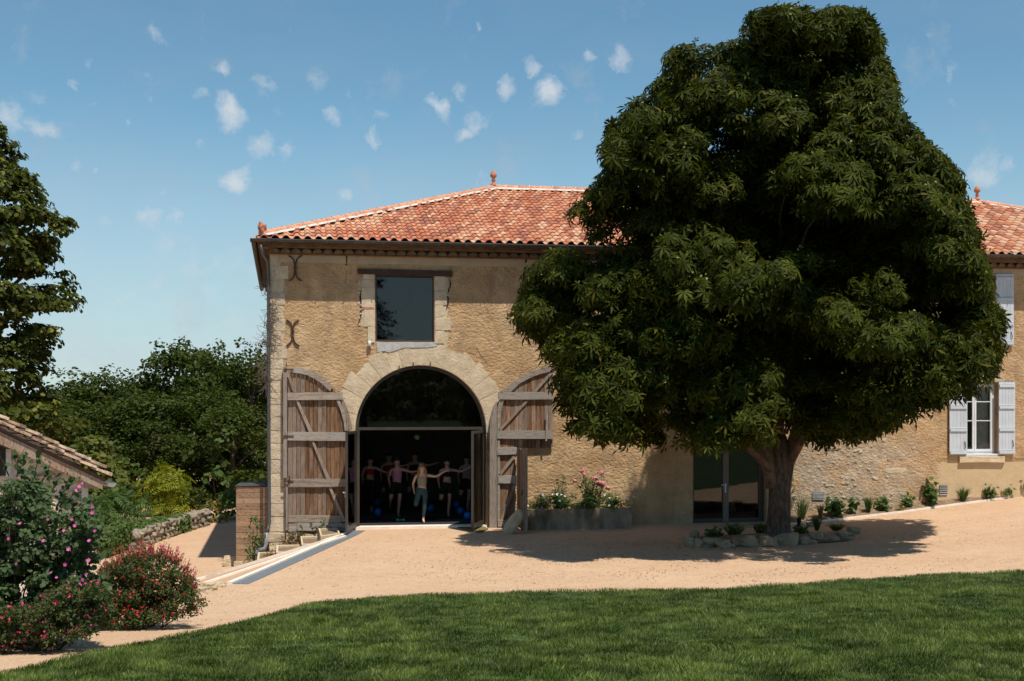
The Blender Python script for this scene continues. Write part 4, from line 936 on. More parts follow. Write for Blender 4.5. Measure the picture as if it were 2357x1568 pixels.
# wall vents
for (x0, y0, x1, y1) in ((1870, 1132, 1896.5, 1150), (2163, 1116, 2181, 1139)):
    g = empty('wall_vent'); g.parent = H; g['label'] = 'perforated wall vent near the trunk' if x0 < 2000 else 'louvred wall vent under the right windows'
    board([(x0, y1), (x1, y1), (x1, y0), (x0, y0)], -.02, -.003, 'dark', 'vent_back', g)
    for k in range(6): y = y0+1+(y1-y0-2)*k/5; board([(x0, y+1), (x1, y+1), (x1, y-.6), (x0, y-.6)], -.034, -.021, 'cement', 'vent_slat', g)
# ================================================================== vegetation helpers
def basis(nrm, tw):
    nrm = nrm/np.linalg.norm(nrm, axis=1, keepdims=True)
    ref = np.where(np.abs(nrm[:, 2:3]) < .9, np.array([[0, 0, 1.]]), np.array([[1., 0, 0]]))
    a = np.cross(ref, nrm); a /= np.linalg.norm(a, axis=1, keepdims=True); b = np.cross(nrm, a)
    c, s = np.cos(tw)[:, None], np.sin(tw)[:, None]
    return a*c+b*s, b*c-a*s, nrm
def cloud(name, pos, nrm, size, tmpl, rs, tw=None):
    tv_, q, t_ = tmpl; n = len(pos)
    if tw is None: tw = rs.rand(n)*6.283
    A, B, C = basis(nrm, tw)
    V = pos[:, None, :] + size[:, None, None]*(tv_[None, :, 0:1]*A[:, None]+tv_[None, :, 1:2]*B[:, None]+tv_[None, :, 2:3]*C[:, None])
    return np_mesh(name, V, q, t_)
def leaf_oval(w=.32, fold=.12): 
    return (np.array([(0, 0, 0), (w, .45, fold), (0, 1, -.1), (-w, .45, fold)]), [], [(0, 1, 2), (0, 2, 3)])
def leaf_round():
    return (np.array([(0, 0, 0), (.42, .3, .08), (.34, .8, .02), (0, 1, -.06), (-.34, .8, .02), (-.42, .3, .08)]), [], [(0, 1, 2), (0, 2, 3), (0, 3, 4), (0, 4, 5)])
def leaf_palm(n=7, w=.13, droop=.42, rs=None):
    vs = []; fs = []
    angs = np.linspace(-125, 125, n)
    for a in angs:
        L = (1-.42*(abs(a)/125)**1.3); ar = math.radians(a); d = np.array([math.sin(ar), math.cos(ar)]); p = np.array([d[1], -d[0]])
        b = len(vs); ww = w*(.7+.3*L)
        m = d*L*.62; z = -droop*L*L
        vs += [(0, 0, 0), (m[0]+p[0]*ww, m[1]+p[1]*ww, z*.45+.03), (m[0]-p[0]*ww, m[1]-p[1]*ww, z*.45+.03), (d[0]*L, d[1]*L, z), (m[0], m[1], z*.38-.02)]
        fs += [(b, b+1, b+4), (b, b+4, b+2), (b+1, b+3, b+4), (b+4, b+3, b+2)]
    return (np.array(vs, float), [], fs)
def leaf_palm2(n=6, w=.12, droop=.42):
    vs = []; fs = []
    for a in np.linspace(-125, 125, n):
        L = (1-.42*(abs(a)/125)**1.3); ar = math.radians(a); d = np.array([math.sin(ar), math.cos(ar)]); p = np.array([d[1], -d[0]]); b = len(vs); m = d*L*.6; z = -droop*L*L
        vs += [(0, 0, 0), (m[0]+p[0]*w, m[1]+p[1]*w, z*.4+.02), (d[0]*L, d[1]*L, z), (m[0]-p[0]*w, m[1]-p[1]*w, z*.4+.02)]; fs += [(b, b+1, b+2), (b, b+2, b+3)]
    return (np.array(vs, float), [], fs)
def leaf_fern(k=6, w=.12):
    vs = []; fs = []
    for i in range(k):
        y = .12+.88*i/k; L = .36*math.sin(math.pi*(.25+.7*i/k))
        for s_ in (-1, 1):
            b = len(vs); vs += [(0, y, -.25*y*y), (s_*L*.6, y+.02, -.25*y*y-.03), (s_*L, y+.16, -.25*y*y-.10), (s_*L*.5, y+.12, -.25*y*y-.02)]; fs += [(b, b+1, b+2), (b, b+2, b+3)]
    return (np.array(vs, float), [], fs)
def pads_points(pads, per, rs, shell=.55, up=.35, bottom=-.35):
    """pads: (cx,cy,cz,rx,rz, outx,outy) -> leaf positions and normals on the upper outer shell of each pad"""
    P_ = []; Nn = []
    for (cx_, cy_, cz_, rx, rz, ox, oy) in pads:
        n = max(4, int(per*rx*rx)); d = rs.randn(n*2, 3); d /= np.linalg.norm(d, axis=1, keepdims=True)
        d = d[d[:, 2] > bottom][:n]; r = (shell+(1-shell)*rs.rand(len(d))**.6)[:, None]
        p = np.array([cx_, cy_, cz_]) + d*r*np.array([rx, rx, rz]); P_.append(p)
        nn = d*np.array([1/rx, 1/rx, 1/rz]); nn /= np.linalg.norm(nn, axis=1, keepdims=True)
        Nn.append(nn*.75+np.array([ox*.35, oy*.35, up])+rs.randn(len(d), 3)*.33)
    return np.concatenate(P_), np.concatenate(Nn)
def limb(mb, a, b, r0, r1, rs, n=6, sag=.0, wob=.06):
    a, b = Vector(a), Vector(b); L = (b-a).length; pts = []; off = Vector((rs.rand()*9, rs.rand()*9, rs.rand()*9))
    for i in range(n+1):
        q = i/n; p = a.lerp(b, q); p = p + Vector((noise.noise(off+Vector((q*2, 0, 0))), noise.noise(off+Vector((0, q*2, 5))), noise.noise(off+Vector((3, 0, q*2)))))*L*wob*math.sin(math.pi*q)*2
        p.z += sag*math.sin(math.pi*q)*L; pts.append(p)
    mb.tube(pts, [r0+(r1-r0)*i/n for i in range(n+1)], 8); return pts
def gtree(name, label, cat, loc, H_, rad, mat, seed, npad=90, per=70, leaf=.22, trunk=.28, group=None, crown0=.25, shape=1., tmpl=None, lumps=None, padr=(.16, .26), barkm='bark'):
    rs = np.random.RandomState(seed); T = empty(name, loc, label, cat, group); pads = []
    z0 = H_*crown0; hc = H_-z0; lobs = [(0, 0, H_-rad*.42, rad*.42)]
    for i in range(13):
        lr_ = rad*rs.uniform(.26, .42); q = rs.rand()**.9; z = z0+lr_*.7+(hc-2*lr_)*q; a = i*2.4+rs.rand()*.8; e = math.sqrt(max(.05, 1-abs(2*q-.8)**2.2/1.75)); rr = max(0, rad*e*shape-lr_)*rs.uniform(.6, 1.08)
        lobs.append((math.cos(a)*rr, math.sin(a)*rr, z, lr_))
    for (lx_, ly_, lz_, lr_) in lobs:
        for k in range(npad//14):
            v = rs.randn(3); v /= np.linalg.norm(v); v[2] = v[2] if v[2] > -.35 else -v[2]*.4; pr = rad*(padr[0]+(padr[1]-padr[0])*rs.rand())*.62; f = lr_*rs.uniform(.55, 1.02)
            pads.append((lx_+v[0]*f, ly_+v[1]*f, min(lz_+v[2]*f*.95, H_-pr*.5), pr, pr*.8, v[0], v[1]))
    p, n = pads_points(pads, per/(rad*.2)**2, rs, .3, .3, -.8); n = n + rs.randn(len(n), 3)*.5
    sz = leaf*(.7+.6*rs.rand(len(p)))
    link_mesh('crown', cloud('crown', p, n, sz, tmpl or leaf_oval(.34), rs), MT[mat], T, 'stuff')
    mb = MB(); limb(mb, (0, 0, -.4), (rs.randn()*.2, rs.randn()*.2, H_*.62), trunk, trunk*.45, rs, 7)
    for i in range(9):
        pd = pads[rs.randint(len(pads))]; zb = H_*(.2+.4*rs.rand()); limb(mb, (0, 0, zb), (pd[0]*.85, pd[1]*.85, max(zb, pd[2])), trunk*.35, trunk*.1, rs, 5)
    mb.obj('trunk', MT[barkm], None, True).parent = T
    return T
def copy_thing(src, loc, rz, sc, label, group=None):
    r = src.copy(); COL.objects.link(r); r.location = loc; r.rotation_euler = (0, 0, rz); r.scale = sc if isinstance(sc, tuple) else (sc,)*3; r['label'] = label
    if group: r['group'] = group
    for ch in list(src.children):
        c = ch.copy(); COL.objects.link(c); c.parent = r
    return r
def gp(px, Z, dz=0.):
    x, y = c2b((px-CX)/FPX*Z, Z); return Vector((x, y, gz(x, y)+dz))
def topz(py, Z): return CAM.z+(HY-py)/FPX*Z
# ================================================================== the chestnut
TZ = 33.3; tb = gp(1793, TZ); rs = np.random.RandomState(11)
prof_t = [(20, 1745, 1985), (45, 1660, 2005), (75, 1600, 2022), (100, 1545, 2030), (170, 1525, 2058), (215, 1440, 2070), (260, 1435, 2080), (300, 1378, 2115), (400, 1375, 2205), (450, 1345, 2222), (500, 1302, 2232), (560, 1300, 2255), (605, 1235, 2262), (690, 1195, 2270), (740, 1192, 2305), (800, 1245, 2295), (850, 1262, 2295), (900, 1275, 2240), (950, 1300, 2130), (1000, 1325, 2000), (1040, 1420, 1900)]
zt = [topz(q[0], TZ) for q in prof_t][::-1]; lt = [(1793-q[1])/FPX*TZ for q in prof_t][::-1]; rt_ = [(q[2]-1793)/FPX*TZ for q in prof_t][::-1]
def env(z, phi):
    """radius of the crown at height z, phi measured from camera right, counterclockwise seen from above (pi/2 = away)"""
    l = np.interp(z, zt, lt); r = np.interp(z, zt, rt_); m = (l+r)/2
    fr = m*1.08; bk = min(m*.8, 4.1 if z < 8.8 else 4.8)
    c, s_ = math.cos(phi), math.sin(phi); a = r if c > 0 else l; b = bk*(1-.55*max(0, -c)**.7) if s_ > 0 else fr
    return 1/math.sqrt((c/a)**2+(s_/b)**2)
def tl(u, v, z): return Vector((u*CT+v*ST, -u*ST+v*CT, z))
CH = empty('chestnut_tree', tb, 'big dark horse chestnut tree with palmate leaves in front of the farmhouse', 'tree')
ztop = zt[-1]-.35; pads = []
def lobes(phi, z): return .97+.24*noise.noise(Vector((math.cos(phi)*2.4, math.sin(phi)*2.4, z*.8)))+.10*noise.noise(Vector((math.cos(phi)*6, math.sin(phi)*6, z*1.7)))
XT = (1793-CX)/FPX*TZ
def vmax_(u, z):
    ym = min(-.9, -.75+1.1*noise.noise(Vector((u*1.1, z*.6, 2)))-.43*(z-tb.z)+2.3*max(0, 1-max(0, abs(u-.75)-1.05)/.5)); return (ym-tb.y+u*ST)/CT
prof_t = [(y, l+{45: 15, 75: 5, 100: 5, 170: 0, 215: 18, 260: 15, 300: 20, 400: 15, 450: 10, 500: 5, 560: 12}.get(y, 0), r-(14 if y < 320 else 8 if y < 600 else 0)) for y, l, r in prof_t]
SY = [q[0] for q in prof_t]; SL = [q[1] for q in prof_t]; SR = [q[2] for q in prof_t]
def sil(py, k=0.):
    return float(np.interp(py, SY, SL))-24*noise.noise(Vector((py*.019, 3.3, k)))-14*noise.noise(Vector((py*.06, 8.3, k)))-4, float(np.interp(py, SY, SR))+24*noise.noise(Vector((py*.019, 9.1, k)))+14*noise.noise(Vector((py*.06, 1.3, k)))+4
def settle(u, v, z, pr, k=.8):
    vm = vmax_(u, z)
    if v+pr*.5 > vm: v = vm-pr*.5-2.2*rs.rand()**1.3
    for _ in range(3):
        Zp = TZ+v; pxp = CX+FPX*(XT+u)/Zp; pyp = HY-FPX*(z-CAM.z)/Zp; prx = FPX*pr/Zp
        lo_, hi_ = sil(pyp, v*.35); m_ = prx*k; tp_ = 27+12*noise.noise(Vector((pxp*.025, 2, v)))
        if pyp < tp_+prx*.5: z -= (tp_+prx*.5-pyp)/FPX*Zp
        if pxp < lo_+m_: u += (lo_+m_-pxp)/FPX*Zp
        if pxp > hi_-m_: u -= (pxp-hi_+m_)/FPX*Zp
    return u, v, z
def lowz(u, v): rr = math.hypot(u, v); return (2.05 if u < -1.3 else 2.4)+.5*max(0, 1-rr/2.5)+(1.5*max(0, (u-2.2)/3.) if u > 0 else 0)+(.5 if -2.2 < u < 0 else 0)+.8*max(0, (v-2)/3.)
for i in range(204):
    z = 2.8+(ztop-2.8)*rs.rand()**.9; phi = rs.rand()*6.283; e = env(z, phi); br = .75+.75*rs.rand()
    if z > ztop-2.5: br *= .75
    surf = rs.rand() < .8; rr = max(0, (e-br*.8)*(1 if surf else rs.rand()**.5*.8)); u, v = math.cos(phi)*rr, math.sin(phi)*rr
    if i >= 182:
        lf = i < 196; tx, ty = (rs.uniform(1225, 1370), rs.uniform(640, 800)) if lf else (rs.uniform(2190, 2290), rs.uniform(640, 840))
        v = -2.6+2.4*rs.rand(); Zp = TZ+v; br = (.6+.3*rs.rand()) if lf else .42; u = (tx-CX)/FPX*Zp-XT; z = CAM.z+(HY-ty)/FPX*Zp
    elif i >= 150: br = .65+.4*rs.rand(); u, v, z = -5.3+3.6*rs.rand(), -5.2+5.*rs.rand(), 2.55+2.6*rs.rand()
    u, v, z = settle(u, v, z, br, .75)
    for k in range(int(13*br*br)+3):
        dv = rs.randn(3); dv /= np.linalg.norm(dv); dv[2] = dv[2] if dv[2] > -.45 else -dv[2]*.5; pr = .26+.26*rs.rand(); f = br*rs.uniform(.6, 1.0)
        uu, vv, zz_ = u+dv[0]*f, v+dv[1]*f, z+dv[2]*f*.82-.10*f*(dv[0]**2+dv[1]**2)
        if zz_ < lowz(uu, vv): zz_ = lowz(uu, vv)+rs.rand()*.5
        if vv > vmax_(uu, zz_): continue
        uu, vv, zz_ = settle(uu, vv, zz_, pr, .5)
        q = tl(uu, vv, 0); o_ = tl(dv[0]+math.cos(phi)*.6, dv[1]+math.sin(phi)*.6, 0)
        pads.append((q.x, q.y, zz_-tb.z, pr, pr*.85, o_.x, o_.y))
for i in range(170):   # inner fill
    z = 2.9+(ztop-3.6)*rs.rand(); phi = rs.rand()*6.283; e = env(z, phi)*.82; rr = e*rs.rand()**.5; u, v = math.cos(phi)*rr, math.sin(phi)*rr
    z = max(z, lowz(u, v)+.1); pr = .45+.3*rs.rand(); u, v, z = settle(u, v, z, pr, 1.5); q = tl(u, v, 0); pads.append((q.x, q.y, z-tb.z, pr, pr*.5, math.cos(phi), math.sin(phi)))
print('pads', len(pads))
p, nn = pads_points(pads, 158, rs, .45, .5, -.7); nn = nn+rs.randn(len(nn), 3)*.3
cc = tb
# keep leaves out of the trunk
keep = (np.hypot(p[:, 0], p[:, 1]) > .5) | (p[:, 2] > 4.6); 
# and clear of the wall and the roof
wy = p[:, 1]+tb.y; wz = p[:, 2]+tb.z
cu_ = p[:, 0]*CT-p[:, 1]*ST; cv_2 = p[:, 0]*ST+p[:, 1]*CT
keep &= cv_2 < np.array([vmax_(a_, b_)+.25 for a_, b_ in zip(cu_, wz)])
zc_ = TZ+cv_2; pxl = CX+FPX*(XT+cu_)/zc_; pyl = HY-FPX*(wz-CAM.z)/zc_; jit_ = np.abs(rs.randn(len(p))*12)+2
keep &= (pxl > np.interp(pyl, SY, SL)-jit_) & (pxl < np.interp(pyl, SY, SR)+jit_) & (pyl > 15)
keep &= (wy < -.7) | (wz > np.maximum(8.3, EZ+(wy-EY)*RT+.5))
p, nn = p[keep], nn[keep]
sz = .165+.145*rs.rand(len(p))
outw = p[:, :2]/np.maximum(.1, np.linalg.norm(p[:, :2], axis=1, keepdims=True))
tmp = leaf_palm()
# leaf tips hang outwards and down
A, B, C = basis(nn, rs.rand(len(p))*6.283)
dirv = np.concatenate([outw, -.32*np.ones((len(p), 1))], 1)+rs.randn(len(p), 3)*.6
C = nn/np.linalg.norm(nn, axis=1, keepdims=True); B = dirv-(dirv*C).sum(1, keepdims=True)*C; B /= np.linalg.norm(B, axis=1, keepdims=True); A = np.cross(B, C)
tvv = tmp[0]
V = p[:, None, :]+sz[:, None, None]*(tvv[None, :, 0:1]*A[:, None]+tvv[None, :, 1:2]*B[:, None]+tvv[None, :, 2:3]*C[:, None])
# the 300 leaves nearest the lens become single leaves
wp = p+np.array(tb); Xc = (wp[:, 0]-CAM.x)*CT-(wp[:, 1]-CAM.y)*ST; Zc = (wp[:, 0]-CAM.x)*ST+(wp[:, 1]-CAM.y)*CT
rel = Zc - np.array([TZ-env(z, -math.pi/2)*1.0 for z in wp[:, 2]])
facing = (C*np.array([-ST, -CT, .3])).sum(1)
order = np.argsort(Zc - 1.5*facing - .1*wp[:, 2]); single = order[:300]; rest = np.setdiff1d(np.arange(len(p)), single)
lm = bpy.data.meshes.new('leaf'); lm.from_pydata([tuple(v) for v in tvv], [], tmp[2])
t = NT('chestnut_leaf_single'); r_ = t.rand(); c = t.mix(r_, (.018, .026, .002), (.072, .086, .008)); t.fin(c, .55, None, .08)
tr = t.n.new('ShaderNodeBsdfTranslucent'); t.l.new(t.mix(1., c, (1.5, 1.7, .7), 'MULTIPLY'), tr.inputs[0]); ms = t.n.new('ShaderNodeMixShader'); ms.inputs[0].default_value = .16
t.l.new(t.bsdf.outputs[0], ms.inputs[1]); t.l.new(tr.outputs[0], ms.inputs[2]); t.l.new(ms.outputs[0], t.out.inputs[0])
lm.materials.append(t.mat)
for i in single:
    o = bpy.data.objects.new('leaf', lm); COL.objects.link(o); o.parent = CH; s_ = sz[i]
    o.matrix_local = Matrix(((A[i][0]*s_, B[i][0]*s_, C[i][0]*s_, p[i][0]), (A[i][1]*s_, B[i][1]*s_, C[i][1]*s_, p[i][1]), (A[i][2]*s_, B[i][2]*s_, C[i][2]*s_, p[i][2]), (0, 0, 0, 1)))
t2 = leaf_palm2(); tv2 = t2[0]; print('leaves', len(p))
V = p[:, None, :]+sz[:, None, None]*(tv2[None, :, 0:1]*A[:, None]+tv2[None, :, 1:2]*B[:, None]+tv2[None, :, 2:3]*C[:, None])
link_mesh('foliage', np_mesh('foliage', V[rest], [], t2[2]), MT['chest'], CH, 'stuff')
# green fruit and flower stalks sticking out of the crown
k = rs.choice(len(p), 1500); fp = p[k]+C[k]*.12; d = np.tile(np.array([[0, 0, 1.]]), (len(k), 1))+C[k]*.6+rs.randn(len(k), 3)*.25
link_mesh('fruit_stalks', cloud('fruit_stalks', np.repeat(fp, 3, 0)+rs.randn(len(k)*3, 3)*.045, rs.randn(len(k)*3, 3), np.full(len(k)*3, .06), leaf_round(), rs), simple('green_fruit', (.17, .20, .06), .6, .2), CH, 'stuff')
# trunk and limbs
def trunk_mesh():
    mb = MB(); vs = []; n = 22; lv = [(-.5, .50), (0, .385), (.12, .34), (.35, .31), (.9, .285), (1.3, .28), (1.6, .30), (1.85, .33), (2.1, .31), (2.4, .24), (2.7, .12)]
    for z, r in lv:
        for k in range(n):
            a = 2*math.pi*k/n; rr = r*(1+.10*noise.noise(Vector((math.cos(a)*1.5, math.sin(a)*1.5, z*.8)))+.04*noise.noise(Vector((math.cos(a)*6, math.sin(a)*6, z*1.5)))) * (1+(.22*max(0, math.sin(a*5+1)) if z < .15 else 0))
            vs.append((math.cos(a)*rr+.02*z, math.sin(a)*rr, z))
    fs = [(i*n+k, i*n+(k+1) % n, (i+1)*n+(k+1) % n, (i+1)*n+k) for i in range(len(lv)-1) for k in range(n)] + [tuple(range((len(lv)-1)*n, len(lv)*n))]
    return mb.add(vs, fs)
o = trunk_mesh().obj('trunk', MT['bark'], None, True); o.parent = CH
def T_(px, py, dZ): q = P(px, py, TZ+dZ); return q-tb
for pts, r0, r1 in (([(1782, 1120, 0), (1757, 1010, -.12), (1742, 930, -.2), (1738, 800, .1)], .22, .12), ([(1796, 1115, .05), (1836, 990, .0), (1850, 900, .3), (1900, 780, .6)], .20, .10),
    ([(1790, 1110, .1), (1790, 940, .7), (1800, 760, .6), (1815, 500, .3), (1840, 250, .1)], .20, .07), ([(1782, 1090, -.05), (1690, 1000, -1), (1610, 950, -1.8), (1500, 880, -2.4)], .11, .05),
    ([(1805, 1090, -.05), (1880, 960, -.9), (1960, 900, -1.6), (2080, 800, -2.)], .12, .05), ([(1765, 1010, .3), (1700, 900, 1.5), (1600, 760, 2.2)], .11, .05), ([(1742, 930, -.2), (1650, 780, -.9), (1480, 700, -1.3)], .10, .04), ([(1850, 900, .3), (1980, 760, .8), (2120, 680, .9)], .09, .04), ([(1738, 800, .1), (1680, 560, -.4), (1600, 350, -.6)], .10, .04), ([(1900, 780, .6), (1960, 520, -.3), (2000, 330, -.3)], .09, .04)):
    mb = MB(); q = sm3 = [T_(*s_) for s_ in pts]; m = len(q); out = []
    for i in range(m-1):
        for tt in (0, .33, .66): 
            a, b, c, e = q[max(i-1, 0)], q[i], q[i+1], q[min(i+2, m-1)]
            out.append(.5*((2*b)+(c-a)*tt+(2*a-5*b+4*c-e)*tt*tt+(-a+3*b-3*c+e)*tt**3))
    out.append(q[-1]); mb.tube(out, [r0+(r1-r0)*i/(len(out)-1) for i in range(len(out))], 10); mb.obj('limb', MT['limb'], None, True).parent = CH
mb = MB()
for i in range(150):
    pd = pads[rs.randint(len(pads))]; z = pd[2]; f_ = .35+.3*rs.rand(); limb(mb, (pd[0]*f_*.6, pd[1]*f_*.6, max(2.6, z-1.2)), (pd[0]*.97, pd[1]*.97, z+.1), .035, .012, rs, 4, 0, .05)
mb.obj('twigs', MT['limb'], None, True, 'stuff').parent = CH
# ================================================================== big tree at the left edge
Zl = 44.; lb = gp(-150, Zl); lb.z = -1.1
pl_ = [(292, 8), (330, 30), (370, 60), (400, 85), (440, 105), (500, 150), (560, 150), (600, 130), (640, 168), (700, 172), (770, 150), (830, 150), (880, 120), (950, 160), (1010, 130), (1050, 60)]
LT = empty('lime_tree', lb, 'tall broad tree with yellow-green sunlit tufts at the left edge', 'tree'); pads = []
for i in range(760):
    py = 1075-(1075-285)*rs.rand()**.95; z = topz(py, Zl); r = (np.interp(py, [a for a, b in pl_], [b for a, b in pl_])+150)/FPX*Zl
    phi = rs.rand()*6.283; pr = .32+.38*rs.rand(); rr = max(0, (r-pr))*(1. if rs.rand() < .65 else rs.rand()**.5)*(.93+.30*noise.noise(Vector((math.cos(phi)*2, math.sin(phi)*2, z*.9))))
    u, v = math.cos(phi)*rr, math.sin(phi)*rr; q = tl(u, v, 0); d = tl(math.cos(phi), math.sin(phi), 0); pads.append((q.x, q.y, z-lb.z, pr, pr*.5, d.x, d.y))
p, nn = pads_points(pads, 300, rs, .45, .5, -.3); link_mesh('crown', cloud('crown', p, nn, .17*(.7+.6*rs.rand(len(p))), leaf_round(), rs), MT['lime'], LT, 'stuff')
mb = MB(); limb(mb, (0, 0, -.6), (.2, 0, 8.5), .42, .15, rs, 8)
for i in range(14): pd = pads[rs.randint(len(pads))]; zb = 2+6*rs.rand(); limb(mb, (0, 0, zb), (pd[0]*.9, pd[1]*.9, max(zb+.2, pd[2])), .12, .03, rs, 6)
mb.obj('trunk', MT['bark'], None, True).parent = LT
# ================================================================== wood behind
GW = 'woodland trees behind the lower path'
proto = [gtree('oak_tree', 'x', 'tree', (0, 0, 0), 9., 4.0, 'oak', 21+k, 420, 46, .22, .22, GW, .16, padr=(.15, .24)) for k in range(3)]
ws = [(215, 852, 68, 4.6, 'pale hazy tree crown just right of the left edge tree'), (300, 868, 72, 4.2, 'low round crown between the pale tree and the tallest woodland tree'), (418, 782, 66, 4.1, 'tallest woodland tree with broken top left of the farmhouse'), (500, 796, 72, 3.6, 'second tall narrow woodland tree nearer the farmhouse corner'),
      (575, 797, 66, 3.9, 'woodland tree rising just left of the farmhouse downpipe'), (345, 905, 60, 3.9, 'dark middle woodland tree in front of the tall one'), (455, 900, 62, 3.8, 'dark leafy tree below the gap between the tall crowns'), (545, 930, 58, 3.4, 'dark tree standing behind the timber cabinet'),
      (255, 930, 62, 3.8, 'dark tree above the shed gutter end'), (150, 900, 66, 4.4, 'dark crown showing through the left edge tree'), (640, 830, 70, 4, 'tree mostly hidden behind the farmhouse corner'), (60, 930, 62, 5, 'dark tree behind the shed roof')]
for i, (px, py, Z, rad, lab) in enumerate(ws):
    b = gp(px, Z); b.z = -1.3; Ht = topz(py-16, Z)+1.3; pr_ = proto[i % 3]; s_ = (rad/4.0, rad/4.0, Ht/9.)
    if i < 3: pr_.location = b; pr_.scale = s_; pr_.rotation_euler = (0, 0, i*1.3); pr_['label'] = lab
    else: copy_thing(pr_, b, i*1.7, s_, lab, GW)
# dense understorey closing the wood
ph = [(px, py, Z) for px, py, Z in [(R.uniform(60, 660), R.uniform(1010, 1190), R.uniform(56, 66)) for _ in range(130)]]
pads = []
for px, py, Z in ph:
    q = P(px, py, Z); pads.append((q.x, q.y, q.z, R.uniform(.6, 1.1), R.uniform(.4, .7), -ST, -CT))
p, nn = pads_points(pads, 120, rs, .3, .4, -.6)
US = empty('understorey', (0, 0, 0)); 
o = link_mesh('woodland_understorey', cloud('understorey', p, nn, .26*(.7+.6*rs.rand(len(p))), leaf_oval(.36), rs), MT['oak'], None, 'stuff'); o['label'] = 'dark tangled undergrowth closing the wood'
bpy.data.objects.remove(US)
# farther wood as a mass so no bare horizon shows
pads = []
for i in range(800):
    a = R.uniform(-75, 60); d = R.uniform(85, 120); x, y = CAM.x+math.sin(math.radians(a))*d, CAM.y+math.cos(math.radians(a))*d
    if y < 30 and x > -12: continue
    pads.append((x, y, R.uniform(-.5, 3.0 if abs(a) < 14 else 5), R.uniform(1.6, 2.6), R.uniform(1.2, 1.8), -ST, -CT))
p, nn = pads_points(pads, 11, rs, .4, .4, -.6); o = link_mesh('far_wood', cloud('far_wood', p, nn, .75*(.7+.6*rs.rand(len(p))), leaf_oval(.4), rs), MT['oak'], None, 'stuff'); o['label'] = 'continuous far wood along the horizon'
# meadow of dark undergrowth under the wood
# ================================================================== shrubs by the lower path
def shrub(name, label, cat, px, py_top, Z, wpx, mat, seed, leaf, tmpl=None, per=260, npad=40, depth=1., stems=5, flat=.6, padf=(.22, .36), up=.4, basez=None, group=None, bottom=-.4):
    rs = np.random.RandomState(seed); b = gp(px, Z); 
    if basez is not None: b.z = basez
    w = wpx/FPX*Z/2; h = topz(py_top, Z)-b.z; T = empty(name, b, label, cat, group); pads = []
    for i in range(npad):
        a = rs.rand()*6.283; q = rs.rand(); pr = w*(padf[0]+(padf[1]-padf[0])*rs.rand()); pr = min(pr, h*.4)
        e = math.sqrt(max(0.05, 1-(max(0, q-.35)/.65)**2)); rr = max(0, (w*e-pr*.8))*rs.rand()**.35
        d = tl(math.cos(a), math.sin(a), 0); pads.append((d.x*rr, d.y*rr*depth, max(pr*flat*.7, q*(h-pr*flat)), pr, pr*flat, d.x, d.y))
    p, n = pads_points(pads, per, rs, .45, up, bottom); p[:, 2] = np.maximum(p[:, 2], .02)
    link_mesh('foliage', cloud('foliage', p, n, leaf*(.7+.6*rs.rand(len(p))), tmpl or leaf_oval(), rs), MT[mat], T, 'stuff')
    mb = MB()
    for i in range(stems): pd = pads[rs.randint(len(pads))]; limb(mb, (rs.randn()*.04, rs.randn()*.04, -.08), (pd[0]*.9, pd[1]*.9, pd[2]), .012+.012*w, .006, rs, 4)
    mb.obj('stem', MT['bark'], None, True, 'stuff').parent = T
    return T, p, n
shrub('sumac_bush', 'bright yellow-green feathery bush above the ivy covered wall', 'bush', 385, 1066, 52, 170, 'sumac', 31, .55, leaf_fern(), 34, 46)
shrub('ailanthus_bush', 'dark green bush of long pinnate leaves left of the yellow-green bush', 'bush', 275, 1122, 50, 150, 'fern', 32, .65, leaf_fern(), 30, 40)
shrub('maple_bush', 'olive green layered small maple behind the shed gutter', 'bush', 215, 1000, 54, 210, 'acer', 33, .22, leaf_round(), 120, 60, flat=.35)
shrub('young_tree', 'light green young tree in front of the dark wood', 'tree', 500, 995, 56, 95, 'ivy', 34, .26, leaf_round(), 90, 34, basez=-1.2)
shrub('spindle_bush', 'bush with orange tinged leaves at the end of the low wall', 'bush', 492, 1150, 49.5, 75, 'euon', 35, .15, leaf_round(), 220, 30)
shrub('laurel_bush', 'dark green bush just behind the timber cabinet', 'bush', 548, 1098, 51, 120, 'fern', 36, .2, leaf_oval(.3), 150, 40)
shrub('fern_bush', 'fine leaved dark bush under the young tree', 'bush', 455, 1120, 52.5, 90, 'oak', 38, .2, leaf_oval(.3), 150, 30)
shrub('ailanthus_bush', 'low spreading pinnate bush at the foot of the shed corner', 'bush', 225, 1165, 46, 100, 'fern', 39, .5, leaf_fern(), 34, 26)
# low wall with ivy
LW = empty('low_stone_wall', gp(400, 45), 'low pale stone wall with ivy along the lower path', 'wall')
wpts = [cpt((px-CX)/FPX*Z, Z) for px, Z in ((300, 40), (350, 42.5), (410, 45.5), (474, 48.5))]
for i in range(3):
    a, b = wpts[i], wpts[i+1]; d = b-a; n_ = 7; nrm = Vector((d.y, -d.x, 0)).normalized()
    for k in range(n_):
        for row in range(3):
            q = a.lerp(b, (k+.5+(row % 2)*.3)/n_); s_ = d.length/n_
            me_ = rock_mesh('stone', (s_*R.uniform(.85, 1.25), .5, R.uniform(.22, .34)), i*40+k*4+row, 2, .35, .8); o = link_mesh('stone', me_, MT['oldwall'], None); o.parent = LW; o.matrix_parent_inverse = Matrix.Translation(LW.location).inverted()
            o.location = q+Vector((0, 0, .08+row*.19)); o.rotation_euler = (0, 0, math.atan2(d.y, d.x))
pads = []
for i in range(170):
    q_ = rs.rand()*1.12; px = 232+170*q_; Z = 38+7.2*q_; q = gp(px, Z); h = .75-.25*q_
    pads.append((q.x-lb.x*0, q.y, q.z+rs.rand()*h, .32, .22, -ST, -CT))
